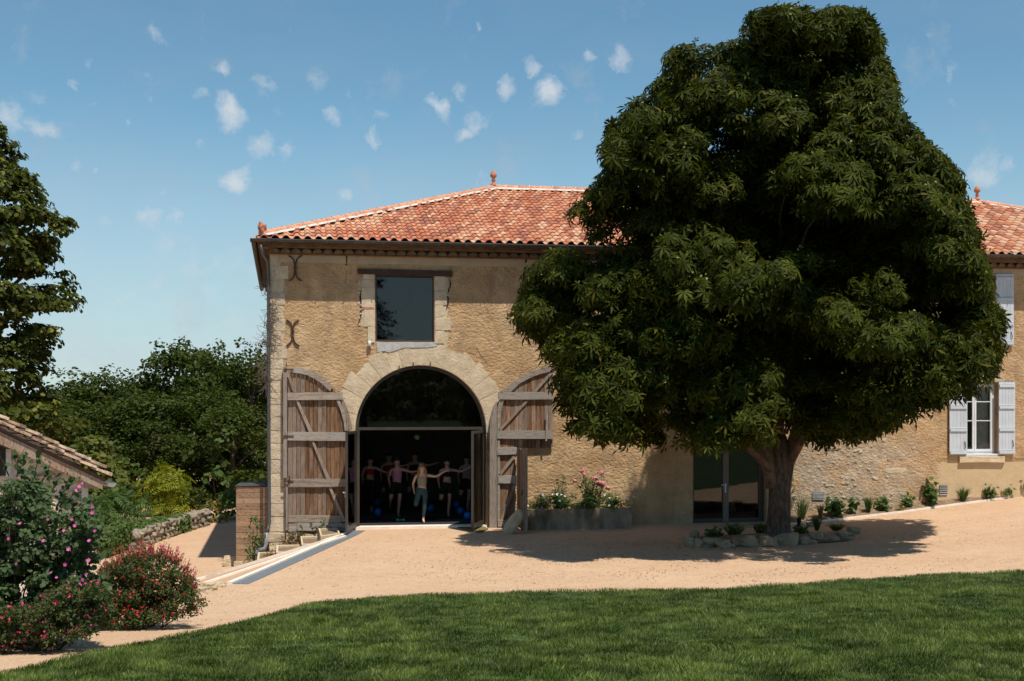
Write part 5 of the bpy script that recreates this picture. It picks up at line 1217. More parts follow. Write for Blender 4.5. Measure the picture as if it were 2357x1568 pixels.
p, nn = pads_points(pads, 620, rs, .4, .3, -.7); o = link_mesh('ivy', cloud('ivy', p, nn, .10*(.7+.6*rs.rand(len(p))), leaf_round(), rs), MT['ivy'], None, 'stuff'); tag(o, 'thick green ivy hanging over the low stone wall', 'ivy')
# ================================================================== shed
SE = P(250, 1104, 27.); SA = Vector((-.87, -.5, 0)); 
def cv(X, Z): return Vector((X*CT+Z*ST, -X*ST+Z*CT, 0))
SU = cv(-.87, -.5); SD = cv(-.5, .87)   # up the rake (horizontal), and back along the ridge
S = empty('stone_shed', (SE+SU*3).xyz, 'small rubble stone shed with mossy tiled roof at the left edge', 'shed'); S.location.z = -1.1
def SP(px, py, off=0.):
    u, v = (px-CX)/FPX, (HY-py)/FPX; d = Vector((u*CT+ST, -u*ST+CT, v)); t_ = ((SE+SD*off-CAM).dot(SD))/d.dot(SD); return CAM+d*t_
def slab(poly, o0, o1, mat, name, par):
    fr = [SP(x, y, o0) for x, y in poly]; bk = [p_+SD*(o1-o0) for p_ in fr]
    return MB().prism(fr[::-1], bk[::-1]).obj(name, mat, par)
slab([(-420, 1470), (203, 1470), (203, 1092), (0, 995), (-420, 770)], .5, 5, MT['mortar'], 'wall', S)
for i in range(250):
    px = R.uniform(-160, 196); py = R.uniform(1012, 1330); roofy = 1012+(px)*.485
    if py < roofy+6 or (px < 30 and py < 1100): continue
    w = R.uniform(9, 19); q = SP(px, py, .5); me_ = rock_mesh('stone', (w/FPX*26*1.45, .2, w*.75/FPX*26*1.2), i, 2, .3, .8)
    o = link_mesh('stone', me_, MT['rubble'], None); o.parent = S; o.matrix_parent_inverse = Matrix.Translation(S.location).inverted(); o.location = q; o.rotation_euler = (0, R.uniform(-.2, .2), math.atan2(-SU.y, -SU.x))
slab([(188, 1290), (203, 1290), (203, 1106), (188, 1100)], .40, .6, MT['cement'], 'corner_post', S)
slab([(-60, 1096), (14, 1096), (14, 1034), (-60, 1004)], .42, .5, MT['dark'], 'window', S); slab([(14, 1096), (26, 1096), (26, 1034), (14, 1034)], .38, .5, MT['cement'], 'window_frame', S)
slab([(-420, 785), (-420, 815), (0, 1022), (236, 1127), (236, 1107), (0, 994)], .12, .26, MT['diag'], 'barge_board', S); slab([(-420, 770), (-420, 782), (0, 992), (242, 1110), (244, 1102), (0, 985)], .1, 5.2, MT['beam'], 'roof_deck', S)
slab([(196, 1124), (236, 1126), (236, 1108), (196, 1092)], .27, .45, MT['rail'], 'rafter', S)
t = NT('old_mossy_tile'); n1 = t.noise(7, 6, .7); c = t.mix(t.rng(n1, .35, .6), (.10, .065, .05), t.mix(t.rand(), (.34, .20, .13), (.52, .38, .27))); c = t.mix(t.rng(t.noise(25, 5, .7), .58, .7), c, (.42, .37, .28)); MT['oldtile'] = t.fin(c, .95, t.bump(n1, .7, .03), .1)
dvec = (SP(252, 1104)-SP(0, 982)).normalized(); nup = SD.cross(dvec); nup = nup if nup.z > 0 else -nup; base0 = SP(254, 1103)
mbt = MB(); cv_ = MB()
for i in range(17):
    for row in range(24):
        for lay in range(2):
            wd = .088 if lay else .10; z_ = .045 if lay else 0.
            st_ = base0 - dvec*(i*.36+(.17 if lay else 0)) + SD*(.10+row*.21+(.02 if lay else 0)) + nup*(.03+z_+.055*lay); vs = []
            for q, (t0, r_) in enumerate(((0, wd), (.44, wd*.85))):
                for rr_ in (r_, r_-.02):
                    for k in range(6):
                        th = math.pi*k/5; vs.append(st_ - dvec*t0 + SD*math.cos(th)*rr_ + nup*(math.sin(th)*rr_*.75+(.035 if q == 0 else 0)))
            fs_ = [(k, k+1, 12+k+1, 12+k) for k in range(5)] + [(6+k+1, 6+k, k, k+1) for k in range(5)] + [(18+k, 18+k+1, 6+k+1, 6+k) for k in range(5)]
            if row < 2: MB().add(vs, fs_).obj('roof_tile', MT['oldtile'] if i < 7 else MT['ridge'], S, True)
            elif lay: mbt.add(vs, fs_)
mbt.obj('roof_tile_field', MT['oldtile'], S, True, 'stuff')
g0 = SP(258, 1112); vs = []
for q in (0, 5.2):
    for k in range(9): th = math.pi+math.pi*k/8; vs.append(g0 + SD*q - SU*(math.cos(th)*.09) + Vector((0, 0, math.sin(th)*.09)))
MB().add(vs, [(k, k+1, 10+k, 9+k) for k in range(8)]+[tuple(range(9))]).obj('gutter', simple('pale_zinc', (.42, .43, .44), .4, .1, 3, 0, 40, .5, .5), S)
# ================================================================== flowering shrubs, left foreground
def flowers(T, pts, size, mat, name, rs, single, parent_inv=True, tmpl=None):
    if single:
        vs, q, fs = leaf_round(); allv = []; allf = []
        for k in range(5):
            a = k*1.2566; c, s_ = math.cos(a), math.sin(a); b = len(allv); allv += [(x*c-y*s_, x*s_+y*c, z+.25*y) for x, y, z in vs]; allf += [tuple(b+i for i in f) for f in fs]
        me_ = bpy.data.meshes.new(name); me_.from_pydata(allv, [], allf); me_.materials.append(mat)
        for pt in pts:
            o = bpy.data.objects.new(name, me_); COL.objects.link(o); o.parent = T; o.location = pt; o.scale = (size*R.uniform(.8, 1.25),)*3; o.rotation_euler = (R.uniform(.6, 1.5), R.uniform(-.5, .5), R.uniform(-.6, .6)-TH)
    else:
        pts = np.array(pts); link_mesh(name, cloud(name, np.repeat(pts, 3, 0)+rs.randn(len(pts)*3, 3)*size*.25, rs.randn(len(pts)*3, 3)+np.array([0, -1, .6]), size*(.7+.6*rs.rand(len(pts)*3)), leaf_round(), rs), mat, T, 'stuff')
def bush_from(name, label, cat, pads_px, Zr, mat, seed, leaf, tmpl, per, base, stems=14, flat=.8):
    rs = np.random.RandomState(seed); T = empty(name, base, label, cat); pads = []
    ya, yb = min(q[1] for q in pads_px), max(q[1] for q in pads_px)
    for (px, py, r) in pads_px:
        Z = Zr[0]+(Zr[1]-Zr[0])*rs.rand()*(1-.85*((py-ya)/(yb-ya))**1.5); q = P(px, py, Z)-base; pr = r/FPX*Z; pads.append((q.x, q.y, q.z, pr, pr*flat, -ST*.6, -CT*.6))
    p, n = pads_points(pads, per, rs, .3, .35, -.8)
    zmin = np.array([gz(a+base.x, b+base.y)-base.z+.03 for a, b in p[:, :2]]); p = p[p[:, 2] > zmin]; n = n[:len(p)]
    link_mesh('foliage', cloud('foliage', p, n, leaf*(.6+.7*rs.rand(len(p))), tmpl, rs), MT[mat], T, 'stuff'); mb = MB()
    for i in range(stems): pd = pads[rs.randint(len(pads))]; limb(mb, (rs.randn()*.1, rs.randn()*.1, -.1), (pd[0], pd[1], pd[2]), .018, .005, rs, 5)
    mb.obj('stem', MT['bark'], None, True, 'stuff').parent = T
    return T, pads, p
def inpoly(x, y, poly):
    c = False; n = len(poly)
    for i in range(n):
        (x1, y1), (x2, y2) = poly[i], poly[(i+1) % n]
        if (y1 > y) != (y2 > y) and x < (x2-x1)*(y-y1)/(y2-y1)+x1: c = not c
    return c
def fill(poly, n, r, seed, edge=0):
    rr = random.Random(seed); xs_ = [a for a, b in poly]; ys2 = [b for a, b in poly]; out = []
    while len(out) < n:
        x, y = rr.uniform(min(xs_), max(xs_)), rr.uniform(min(ys2), max(ys2))
        if inpoly(x, y, poly): out.append((x, y, rr.uniform(*r)))
    return out
hb = gp(60, 16.3)
hp_ = fill([(-200, 1060), (-60, 1055), (30, 1108), (90, 1118), (120, 1135), (190, 1165), (215, 1190), (225, 1250), (215, 1310), (235, 1380), (200, 1440), (60, 1450), (-200, 1450)], 480, (15, 30), 1)
T, pads, p = bush_from('hibiscus_bush', 'large green shrub with scattered pink blossoms at the lower left', 'shrub', hp_, (15.6, 17.2), 'hib', 51, .056, leaf_round(), 3800, hb, 26, .8)
# whippy upright shoots on top
mb = MB(); lpos = []; ln = []
for (px, py, px2, py2) in ((60, 1110, 30, 1040), (95, 1110, 118, 1065), (120, 1130, 150, 1085), (150, 1165, 190, 1115), (170, 1180, 215, 1145), (20, 1095, -10, 1030), (80, 1100, 85, 1050), (190, 1215, 228, 1180), (140, 1140, 172, 1100), (205, 1300, 245, 1270), (210, 1360, 255, 1330), (40, 1090, 55, 1035)):
    a = P(px, py, 16.2)-hb; b = P(px2, py2, 16.)-hb; limb(mb, a, b, .008, .003, rs, 5)
    for q in np.linspace(.1, 1, 12): lpos.append(a.lerp(b, q)+Vector(rs.randn(3)*.03)); ln.append(rs.randn(3)+np.array([0, -1, .5]))
mb.obj('shoot', MT['bark'], None, True, 'stuff').parent = T
link_mesh('shoot_leaves', cloud('shoot_leaves', np.array([tuple(q) for q in lpos]), np.array(ln), .075*(.7+.6*rs.rand(len(lpos))), leaf_round(), rs), MT['hib'], T, 'stuff')
fl = [(110, 1195), (38, 1298), (124, 1278), (158, 1265), (147, 1222), (165, 1195), (213, 1165), (212, 1180), (222, 1268), (190, 1395 - 60), (198, 1322), (160, 1340), (135, 1362), (52, 1392), (205, 1245), (185, 1345), (183, 1120), (190, 1113), (176, 1130), (150, 1300), (172, 1210), (100, 1245), (46, 1205), (118, 1318), (204, 1290), (218, 1222), (20, 1240), (130, 1330)]
flowers(T, [P(x, y, 15.45)-hb for x, y in fl], .023, MT['pinkf'], 'flower', rs, True)
# low red flowered salvia under it
lb2 = gp(110, 15.6); lo = fill([(-150, 1400), (60, 1395), (200, 1330), (250, 1380), (262, 1425), (215, 1462), (120, 1492), (0, 1500), (-150, 1530)], 210, (14, 26), 2)
lo = [(x, y-3, r) for x, y, r in lo]
def zfill(polylist, Zb): return polylist
T2, pads2, p2 = bush_from('salvia_bush', 'low dark sprawling bush with crimson flowers at the bottom left', 'shrub', lo, (15.0, 15.9), 'salv', 52, .055, leaf_oval(.24), 5200, lb2, 14, .8)
rs2 = np.random.RandomState(5); k = rs2.choice(len(p2), 330); flowers(T2, p2[k]+np.array([-ST, -CT, .3])*.07, .022, simple('crimson_petal', (.60, .03, .13), .6, .3, 30), 'flowers', rs2, False)
# big salvia
sb_ = gp(338, 18.6); sp_ = fill([(225, 1335), (250, 1297), (285, 1288), (318, 1268), (352, 1278), (395, 1300), (428, 1335), (452, 1360), (472, 1396), (440, 1412), (370, 1428), (300, 1438), (230, 1440), (188, 1402)], 290, (12, 22), 3)
T3, pads3, p3 = bush_from('salvia_bush', 'rounded salvia bush covered in small bright red flowers beside the gravel', 'shrub', sp_, (17.9, 19.2), 'salv', 53, .05, leaf_oval(.24), 6000, sb_, 16, .85)
k = rs2.choice(len(p3), 620); flowers(T3, p3[k]+np.array([-ST, -CT, .35])*.07, .021, MT['redf'], 'flowers', rs2, False)
mb = MB(); sf = []; lpos = []
for i in range(230):
    a = rs2.rand()*3.14; px = 340+math.cos(a)*100*rs2.uniform(.8, 1.); py = 1358-math.sin(a)*82*rs2.uniform(.8, 1.); Z = rs2.uniform(17.9, 19.2)
    q = P(px, py, Z)-sb_; e = P(px+(px-340)*.16+rs2.randn()*3, py-rs2.uniform(10, 40), Z)-sb_; limb(mb, q, e, .004, .002, rs2, 3)
    for s_ in (.55, .75, .95): sf.append(q.lerp(e, s_))
    for s_ in (.1, .3, .5): lpos.append(q.lerp(e, s_))
mb.obj('flower_stalk', MT['salv'], None, True, 'stuff').parent = T3; flowers(T3, [tuple(q) for q in sf], .014, MT['redf'], 'stalk_flowers', rs2, False)
link_mesh('stalk_leaves', cloud('stalk_leaves', np.array([tuple(q) for q in lpos]), rs2.randn(len(lpos), 3), np.full(len(lpos), .05), leaf_oval(.22), rs2), MT['salv'], T3, 'stuff')
k = rs2.choice(len(sf), 120); flowers(T3, [tuple(sf[i]) for i in k], .018, simple('magenta_petal', (.55, .04, .22), .6, .3, 30), 'magenta_flowers', rs2, False)
# ================================================================== timber cabinet and corner things
cz = 35.75; cb0 = gp(579, cz); CB = empty('timber_cabinet', cb0, 'tall cabinet clad in horizontal brown boards at the corner of the farmhouse', 'cabinet')
fl_, fr_ = P(543.5, 1290, cz), P(616, 1290, cz); zb, ztp = -.86, topz(1120, cz); dR = Vector((CT, -ST, 0)); dD = Vector((ST, CT, 0)); Rm = Matrix((dR, dD, Vector((0, 0, 1)))).transposed(); Wc = (fr_-fl_).length; org = Vector((fl_.x, fl_.y, 0))
n = 13
for k in range(n):
    a, b = zb+(ztp-zb)*k/n, zb+(ztp-zb)*(k+1)/n-.008
    MB().box((0, -R.uniform(0, .006), a), (Wc, .022, b), Rm, org).obj('board', MT['cedar'], CB); MB().box((.0, .024, a), (.022, .62, b), Rm, org).obj('board', MT['cedar'], CB)
MB().box((.024, .024, zb), (Wc, .62, ztp-.02), Rm, org).obj('cabinet_body', MT['beam'], CB)
MB().add([org+Rm@Vector(q) for q in ((-.03, -.03, ztp), (Wc+.03, -.03, ztp+.02), (Wc+.03, .66, ztp+.10), (-.03, .66, ztp+.05), (-.03, -.03, ztp+.015), (Wc+.03, -.03, ztp+.04), (Wc+.03, .66, ztp+.12), (-.03, .66, ztp+.07))], [(3, 2, 1, 0), (4, 5, 6, 7), (0, 1, 5, 4), (1, 2, 6, 5), (2, 3, 7, 6), (3, 0, 4, 7)]).obj('cabinet_roof', simple('bitumen_felt', (.06, .06, .065), .8, .2), CB)
MB().box((-.04, -.12, zb-.3), (Wc+.1, .7, zb-.004), Rm, org).obj('plinth', MT['rock'], CB)
shrub('climbing_shrub', 'light green climbing shrub against the timber cabinet', 'shrub', 588, 1176, 35.2, 56, 'ivy', 61, .09, leaf_oval(.32), 900, 34, .7, 8, 1.1, bottom=-.8)
# stepped stone planters along the kerb
def kpt(px): 
    i = min(range(len(K3)), key=lambda j: abs(pj(K3[j])[0]-px)); return K3[i].copy()
steps = [(741, 800, 1235, 'topmost stone planter step beside the threshold'), (690, 746, 1253.5, 'second stone planter step from the top'), (640, 695, 1271.6, 'third stone planter step from the top'), (588, 645, 1288, 'lowest stone planter box beside the rain pipe')]
for i, (xa, xb, yt, lab) in enumerate(steps):
    A_, B_ = kpt(xa), kpt(xb); A_ += Vector((0, .06, 0)); B_ += Vector((0, .06, 0)); Za = b2c(A_.x, A_.y)[1]; zt_ = topz(yt, Za); back = -.24 if i < 2 else -.5
    t_ = .07; zb_ = min(A_.z, B_.z)-.5
    T = empty('stone_planter', (A_.x, A_.y, A_.z), lab, 'planter', None)
    out = [(A_.x, A_.y), (B_.x, B_.y), (B_.x, back), (A_.x, back)]
    if B_.y > back-.1: out = [(A_.x, A_.y), (B_.x, min(B_.y, back-.15)), (B_.x, back), (A_.x, back)]
    cxx = sum(q[0] for q in out)/4; cyy = sum(q[1] for q in out)/4; inn = [(x+(cxx-x)*.16, y+(cyy-y)*.2) for x, y in out]
    mb = MB(); vs = [(x, y, zb_) for x, y in out]+[(x, y, zt_) for x, y in out]+[(x, y, zt_) for x, y in inn]+[(x, y, zt_-.06) for x, y in inn]
    fs = []
    for k in range(4): j = (k+1) % 4; fs += [(k, j, 4+j, 4+k), (4+k, 4+j, 8+j, 8+k), (8+k, 8+j, 12+j, 12+k)]
    mb.add(vs, fs).obj('planter_box', MT['dress'], T); MB().add([(x, y, zt_-.05) for x, y in inn], [(0, 1, 2, 3)]).obj('planter_soil', MT['soil'], T)
def tuft(name, label, cat, px, py, hpx, wpx, mat, seed, kind='leafy', Z=None, base=None, group=None, lsz=None, npl=None):
    rs = np.random.RandomState(seed); b = base if base is not None else G(px, py, 12); Zb = b2c(b.x, b.y)[1]; h = hpx/FPX*Zb*1.12; w = wpx/FPX*Zb/2*1.25
    T = empty(name, b, label, cat, group)
    if kind == 'grass':
        n = npl or 130; V = np.zeros((n, 5, 3)); a = rs.rand(n)*6.283; L = h*(.6+.5*rs.rand(n)); sp_ = w*rs.rand(n)**.7; c_, s_ = np.cos(a), np.sin(a); wd = .006+.004*rs.rand(n)
        b0 = np.stack([c_*w*.15, s_*w*.15, -.02+0*a], 1); b1 = np.stack([c_*sp_*.5, s_*sp_*.5, L*.65], 1); b2_ = np.stack([c_*sp_*1.1, s_*sp_*1.1, L*.93], 1); t_ = np.stack([-s_*wd, c_*wd, 0*a], 1)
        t_ = np.stack([wd*np.cos(a*3), wd*np.sin(a*3), 0*a], 1)
        V[:, 0] = b0-t_; V[:, 1] = b0+t_; V[:, 2] = b1+t_; V[:, 3] = b1-t_; V[:, 4] = b2_; link_mesh('blades', np_mesh('blades', V, [(0, 1, 2, 3)], [(3, 2, 4)]), MT[mat], T, 'stuff')
    else:
        ns = npl or 7; mb = MB(); pos = []; nn_ = []
        for i in range(ns):
            a = rs.rand()*6.283; rr = w*.75*rs.rand()**.5; tip = Vector((math.cos(a)*rr, math.sin(a)*rr*.8, h*(.55+.45*rs.rand())*(1-.25*rr/max(w, .01)))); pt = limb(mb, (rs.randn()*.02, rs.randn()*.02, -.03), tip, .006, .003, rs, 4)
            for q in np.linspace(.2, 1, 9): v_ = Vector((0, 0, 0)).lerp(tip, q)+Vector(rs.randn(3)*(.03+.08*w)); v_.z = max(v_.z, .03); pos.append(tuple(v_)); nn_.append(np.array([0, -.4, 1.])+rs.randn(3)*.6)
        mb.obj('stem', MT[mat], None, False, 'stuff').parent = T
        l_ = lsz or .09; link_mesh('leaves', cloud('leaves', np.array(pos), np.array(nn_), l_*(.6+.7*rs.rand(len(pos))), leaf_round(), rs), MT[mat], T, 'stuff')
    return T
def bedp(px, q):   # point on the soil bed
    a = min(BEp, key=lambda p_: abs(pj(p_)[0]-px)); y = a.y*(1-q)
    return Vector((a.x, y, gz(a.x, y)+.03+.14*q))
O2 = lambda cx_, cy_: (1767.7+cx_*.25, 1031.2+cy_*.25)
tuft('fennel', 'wispy dry fennel stems against the wall right of the trunk', 'plant', *O2(350, 650), 52, 55, 'plant', 71, 'grass', base=bedp(1855, .5), npl=60)
tuft('dry_grass_clump', 'dry yellow grass clump between the fennel and the white flower', 'grass clump', *O2(520, 640), 32, 24, 'dry', 72, 'grass', base=bedp(1898, .35), npl=90)
tuft('mallow_plant', 'wide leafy plant beside the white flower in the soil bed', 'plant', *O2(690, 600), 36, 52, 'plant', 73, base=bedp(1940, .45), lsz=.16, npl=13)
tuft('leafy_plant', 'upright leafy plant second from the white flower', 'plant', *O2(810, 565), 42, 28, 'plant', 74, base=bedp(1970, .5), lsz=.11, npl=9)
tuft('grass_clump', 'round tuft of fine green grass in the soil bed', 'grass clump', *O2(940, 580), 34, 28, 'plant', 75, 'grass', base=bedp(2003, .4), npl=170)
tuft('leafy_plant', 'blue green bushy plant just right of the fine grass tuft', 'plant', *O2(1110, 520), 31, 38, 'fern', 76, base=bedp(2046, .5), lsz=.10, npl=12)
tuft('seedling', 'small yellowish seedling near the kerb of the soil bed', 'plant', *O2(1240, 555), 10, 22, 'euon', 77, base=bedp(2078, .2), lsz=.05)
tuft('leafy_plant', 'dark stemmed plant left of the tallest bed plant', 'plant', *O2(1330, 505), 30, 34, 'fern', 78, base=bedp(2100, .5), lsz=.09, npl=10)
tuft('hollyhock', 'tallest bright green plant in the bed before the louvred vent', 'plant', *O2(1525, 510), 58, 40, 'plant', 79, base=bedp(2148, .45), lsz=.14, npl=12); 
tuft('grass_clump', 'loose green grass tuft under the lower right window sill', 'grass clump', *O2(1770, 465), 30, 42, 'plant', 80, 'grass', base=bedp(2210, .5), npl=110)
tuft('leafy_plant', 'rounded dark green plant below the right shutter', 'plant', *O2(2035, 430), 28, 36, 'fern', 81, base=bedp(2276, .5), lsz=.09, npl=14)
tuft('leafy_plant', 'low dark plant beside the rounded one near the right edge', 'plant', *O2(2160, 410), 15, 28, 'fern', 82, base=bedp(2308, .6), lsz=.08, npl=10)
tuft('leafy_plant', 'tall green plant cut by the right edge of the picture', 'plant', *O2(2320, 380), 34, 40, 'plant', 83, base=bedp(2350, .6), lsz=.10, npl=14)
wf = bedp(1914, .5); T = empty('white_flower', wf, 'single white bloom on a thin stem beside the mallow plant', 'flower'); tip = P(1914, 1155, b2c(wf.x, wf.y)[1])-wf
mb = MB(); limb(mb, (0, 0, 0), tip, .006, .004, rs, 4); mb.obj('stem', MT['plant'], None).parent = T
allp = []
me_ = bpy.data.meshes.new('petal'); lr = leaf_round(); me_.from_pydata([tuple(v) for v in lr[0]], [], lr[2]); me_.materials.append(MT['whitef'])
for k in range(6): o = bpy.data.objects.new('petal', me_); COL.objects.link(o); o.parent = T; o.location = tip; o.scale = (.12,)*3; o.rotation_euler = (1.1, 0, k*1.05)
# ================================================================== tree ring
ring = [(1586, 1251, 24, 26), (1598, 1233, 20, 18), (1608, 1253, 20, 22), (1635, 1251, 40, 24), (1665, 1254.5, 42, 19), (1715, 1249, 62, 25), (1766, 1248, 42, 27), (1811, 1244, 52, 28), (1855, 1246, 38, 19), (1882, 1238, 34, 24), (1913, 1240, 36, 17), (1946, 1234, 42, 23), (1964, 1222, 28, 18), (1866, 1208, 16, 12)]
desc = ['leftmost upright stone of the tree ring', 'small stone behind the leftmost ring stone', 'small grey stone second along the front of the ring', 'low pale stone third along the front of the ring', 'flat darker stone fourth along the front of the ring', 'longest flat stone of the tree ring', 'rounded stone left of the trunk foot in the ring', 'tall pointed pale stone right in front of the trunk', 'low stone just right of the pointed one', 'steep stone with tilted top in the right part of the ring', 'flat grey stone left of the end pair', 'broad stone at the right end of the ring', 'rounded stone on top behind the right end', 'small round stone behind the ring near the garden light']
for i, ((px, py, w, h), dsc) in enumerate(zip(ring, desc)):
    q = G(px, py+h*.35, 12); Zb = b2c(q.x, q.y)[1]; s_ = 1/FPX*Zb; o = link_mesh('ring_stone', rock_mesh('ring_stone', (w*s_*1.1, w*s_*.8, h*s_*1.2), 60+i, 3, .42, .85), MT['ringrock']); o.location = (q.x, q.y, q.z+h*s_*.33); o.rotation_euler = (0, 0, R.uniform(-.3, .3)); tag(o, dsc, 'stone', 'stones ringing the chestnut trunk')
mb = MB(); vs = [(tb.x, tb.y, tb.z+.2)]; n = 40
for k in range(n):
    a = 2*math.pi*k/n; u, v = math.cos(a)*2.05*(1 if math.cos(a) > 0 else 1.1)-.2, math.sin(a)*(.95 if math.sin(a) < 0 else 1.1); q = tl(u, v, 0); x, y = tb.x+q.x, tb.y+q.y; vs.append((x, y, gz(x, y)+.03))
mb.add(vs, [(0, 1+k, 1+(k+1) % n) for k in range(n)]); o = mb.obj('tree_bed', MT['soil'], None, False, 'structure')
tags = [('daisy_clump', 'dark daisy clump with tiny white flowers left of the trunk', 1690, 1238, 32, 90, 'plant', 'grass'), ('daisy_clump', 'daisy clump touching the left foot of the trunk', 1750, 1236, 30, 60, 'plant', 'grass'), ('groundcover_plant', 'low dark groundcover in the left end of the tree ring', 1640, 1242, 14, 60, 'plant', 'leafy'), ('heather_clump', 'upright dark heather clump right of the trunk', 1880, 1225, 30, 30, 'fern', 'grass'), ('groundcover_plant', 'low dark groundcover in the right end of the tree ring', 1925, 1226, 16, 64, 'fern', 'grass'), ('groundcover_plant', 'low dark weeds right at the foot of the trunk', 1842, 1232, 12, 40, 'fern', 'leafy')]
for i, (nm, lab, px, py, h, w, mt_, kd) in enumerate(tags):
    q = G(px, py, 12); T = tuft(nm, lab, 'plant', px, py, h, w, mt_, 90+i, kd, base=q+Vector((0, 0, .06)), npl=150 if kd == 'grass' else 16)
    if nm == 'daisy_clump': 
        rr = np.random.RandomState(i); Zb = b2c(q.x, q.y)[1]; pts = np.stack([rr.uniform(-.4, .4, 26), rr.uniform(-.3, .2, 26), rr.uniform(.12, .26, 26)], 1); flowers(T, pts, .016, MT['whitef'], 'flowers', rr, False)
q = G(1839, 1213, 12); T = empty('garden_light', q, 'short black post light right of the trunk', 'light'); m = MB(); m.lathe([(.055, 0), (.055, .17), (.06, .17), (.06, .24), (.0501, .25)], (0, 0, 0), 12); o = m.obj('post', MT['black'], None, True); o.parent = T
# ================================================================== leaning stone, rocks
q = G(1172, 1229, 12); o = link_mesh('leaning_stone', rock_mesh('leaning_stone', (.33, .33, .86), 5, 3, .10, .85), MT['rock']); o.location = q+Vector((.10, .04, .27)); o.rotation_euler = (0.05, .62, 0); tag(o, 'long pale stone leaning at the foot of the right barn door', 'stone')
rk = [(531, 1302, 30, 24, 'largest white rock in front of the timber cabinet'), (552, 1306, 26, 14, 'low rock right of the largest white rock'), (540, 1283, 14, 20, 'small white rock at the left foot of the cabinet'), (484, 1351, 30, 18, 'white rock at the lower end of the white kerb'), (505, 1346, 28, 12, 'flat rock between the kerb ends'), (464, 1360, 26, 16, 'rock beside the right side of the round salvia bush'), (279, 1419, 42, 24, 'square pale rock between the two red flowered bushes'), (228, 1436, 30, 18, 'smaller pale rock left of the square one'), (213, 1430, 26, 14, 'pale rock half hidden by the low crimson bush'), (447, 1370, 16, 10, 'pebble sized rock under the salvia bush edge')]
for i, (px, py, w, h, lab) in enumerate(rk):
    q = G(px, py+h*.4, 10) if px not in (531, 552, 540) else gp(px, 36.2); Zb = b2c(q.x, q.y)[1]; s_ = Zb/FPX; o = link_mesh('rock', rock_mesh('rock', (w*s_*1.15, w*s_*.8, h*s_*1.35), 20+i*3, 3, .38, .75), MT['rock']); o.location = q+Vector((0, 0, h*s_*.35)); o.rotation_euler = (0, 0, R.uniform(-.5, .5)); tag(o, lab, 'rock')
# ================================================================== trough with flowers
TA, TB_ = F(1212, 1200, -.85), F(1454, 1200, -.85); zt_ = F(1330, 1172, -.85).z; TR = empty('concrete_trough', ((TA.x+TB_.x)/2, -.5, 0), 'long weathered grey concrete flower trough against the wall', 'trough')
t = NT('stained_concrete'); n1 = t.noise(2.2, 6, .7, t.map(t.pos, (1, 1, .4))); MT['conc'] = t.fin(t.mix(t.rng(n1, .35, .65), (.15, .115, .08), (.36, .29, .21)), .95, t.bump(t.noise(20, 6, .7), .6, .02), .1)
x0, x1 = TA.x, TB_.x
for a, b in (((x0, -.85, -.1), (x1, -.77, zt_)), ((x0, -.77, -.1), (x0+.08, -.02, zt_)), ((x1-.08, -.77, -.1), (x1, -.02, zt_))): MB().box(a, b).obj('trough_side', MT['conc'], TR)
MB().box((x0+.08, -.77, -.1), (x1-.08, -.02, zt_-.06)).obj('soil', MT['soil'], TR)
def trp(px, y, dz=0.): return Vector((F(px, 1150, y).x, y, zt_-.06+dz))
def trpl(name, lab, px, w_px, h_px, mat, seed, lsz, per=500, flat=.6, tm=None, npad=24, y=-.48):
    rs = np.random.RandomState(seed); b = trp(px, y); w = w_px/82/2; h = h_px/82; T = empty(name, b, lab, 'plant'); pads = []
    for i in range(npad): a = rs.rand()*6.28; rr = w*rs.rand()**.5*.8; pr = .10+.08*rs.rand(); pads.append((math.cos(a)*rr, math.sin(a)*min(rr, .33), .04+(h-pr)*rs.rand(), pr, pr*.8, 0, -1))
    p, n = pads_points(pads, per*6, rs, .3, .4, -.7); link_mesh('foliage', cloud('foliage', p, n, lsz*(.7+.6*rs.rand(len(p))), tm or leaf_oval(.3), rs), MT[mat], T, 'stuff'); return T, p, rs
for nm, lab, px, w_, h_, mt_, sd, ls in (('petunia', 'bright green petunia at the left end of the trough', 1246, 66, 40, 'ivy', 101, .05), ('lavender', 'dark bushy lavender left of centre in the trough', 1297, 56, 34, 'plant', 102, .05), ('trailing_plant', 'dark trailing plant with white flowers right in the trough', 1412, 86, 40, 'plant', 103, .05), ('trailing_plant', 'dark low foliage at the middle of the trough', 1350, 80, 44, 'plant', 104, .05)):
    T, p, rr = trpl(nm, lab, px, w_, h_, mt_, sd, ls); k = rr.choice(len(p), 9 if sd > 101 else 14)
    flowers(T, [tuple(p[i]+np.array([0, -.08, .05])) for i in k[:7]], .032, MT['whitef'], 'flower', rr, True)
    if sd in (101, 102): flowers(T, [tuple(p[i]+np.array([0, -.08, .06])) for i in k[7:]], .034, MT['violetf'], 'flower', rr, True)
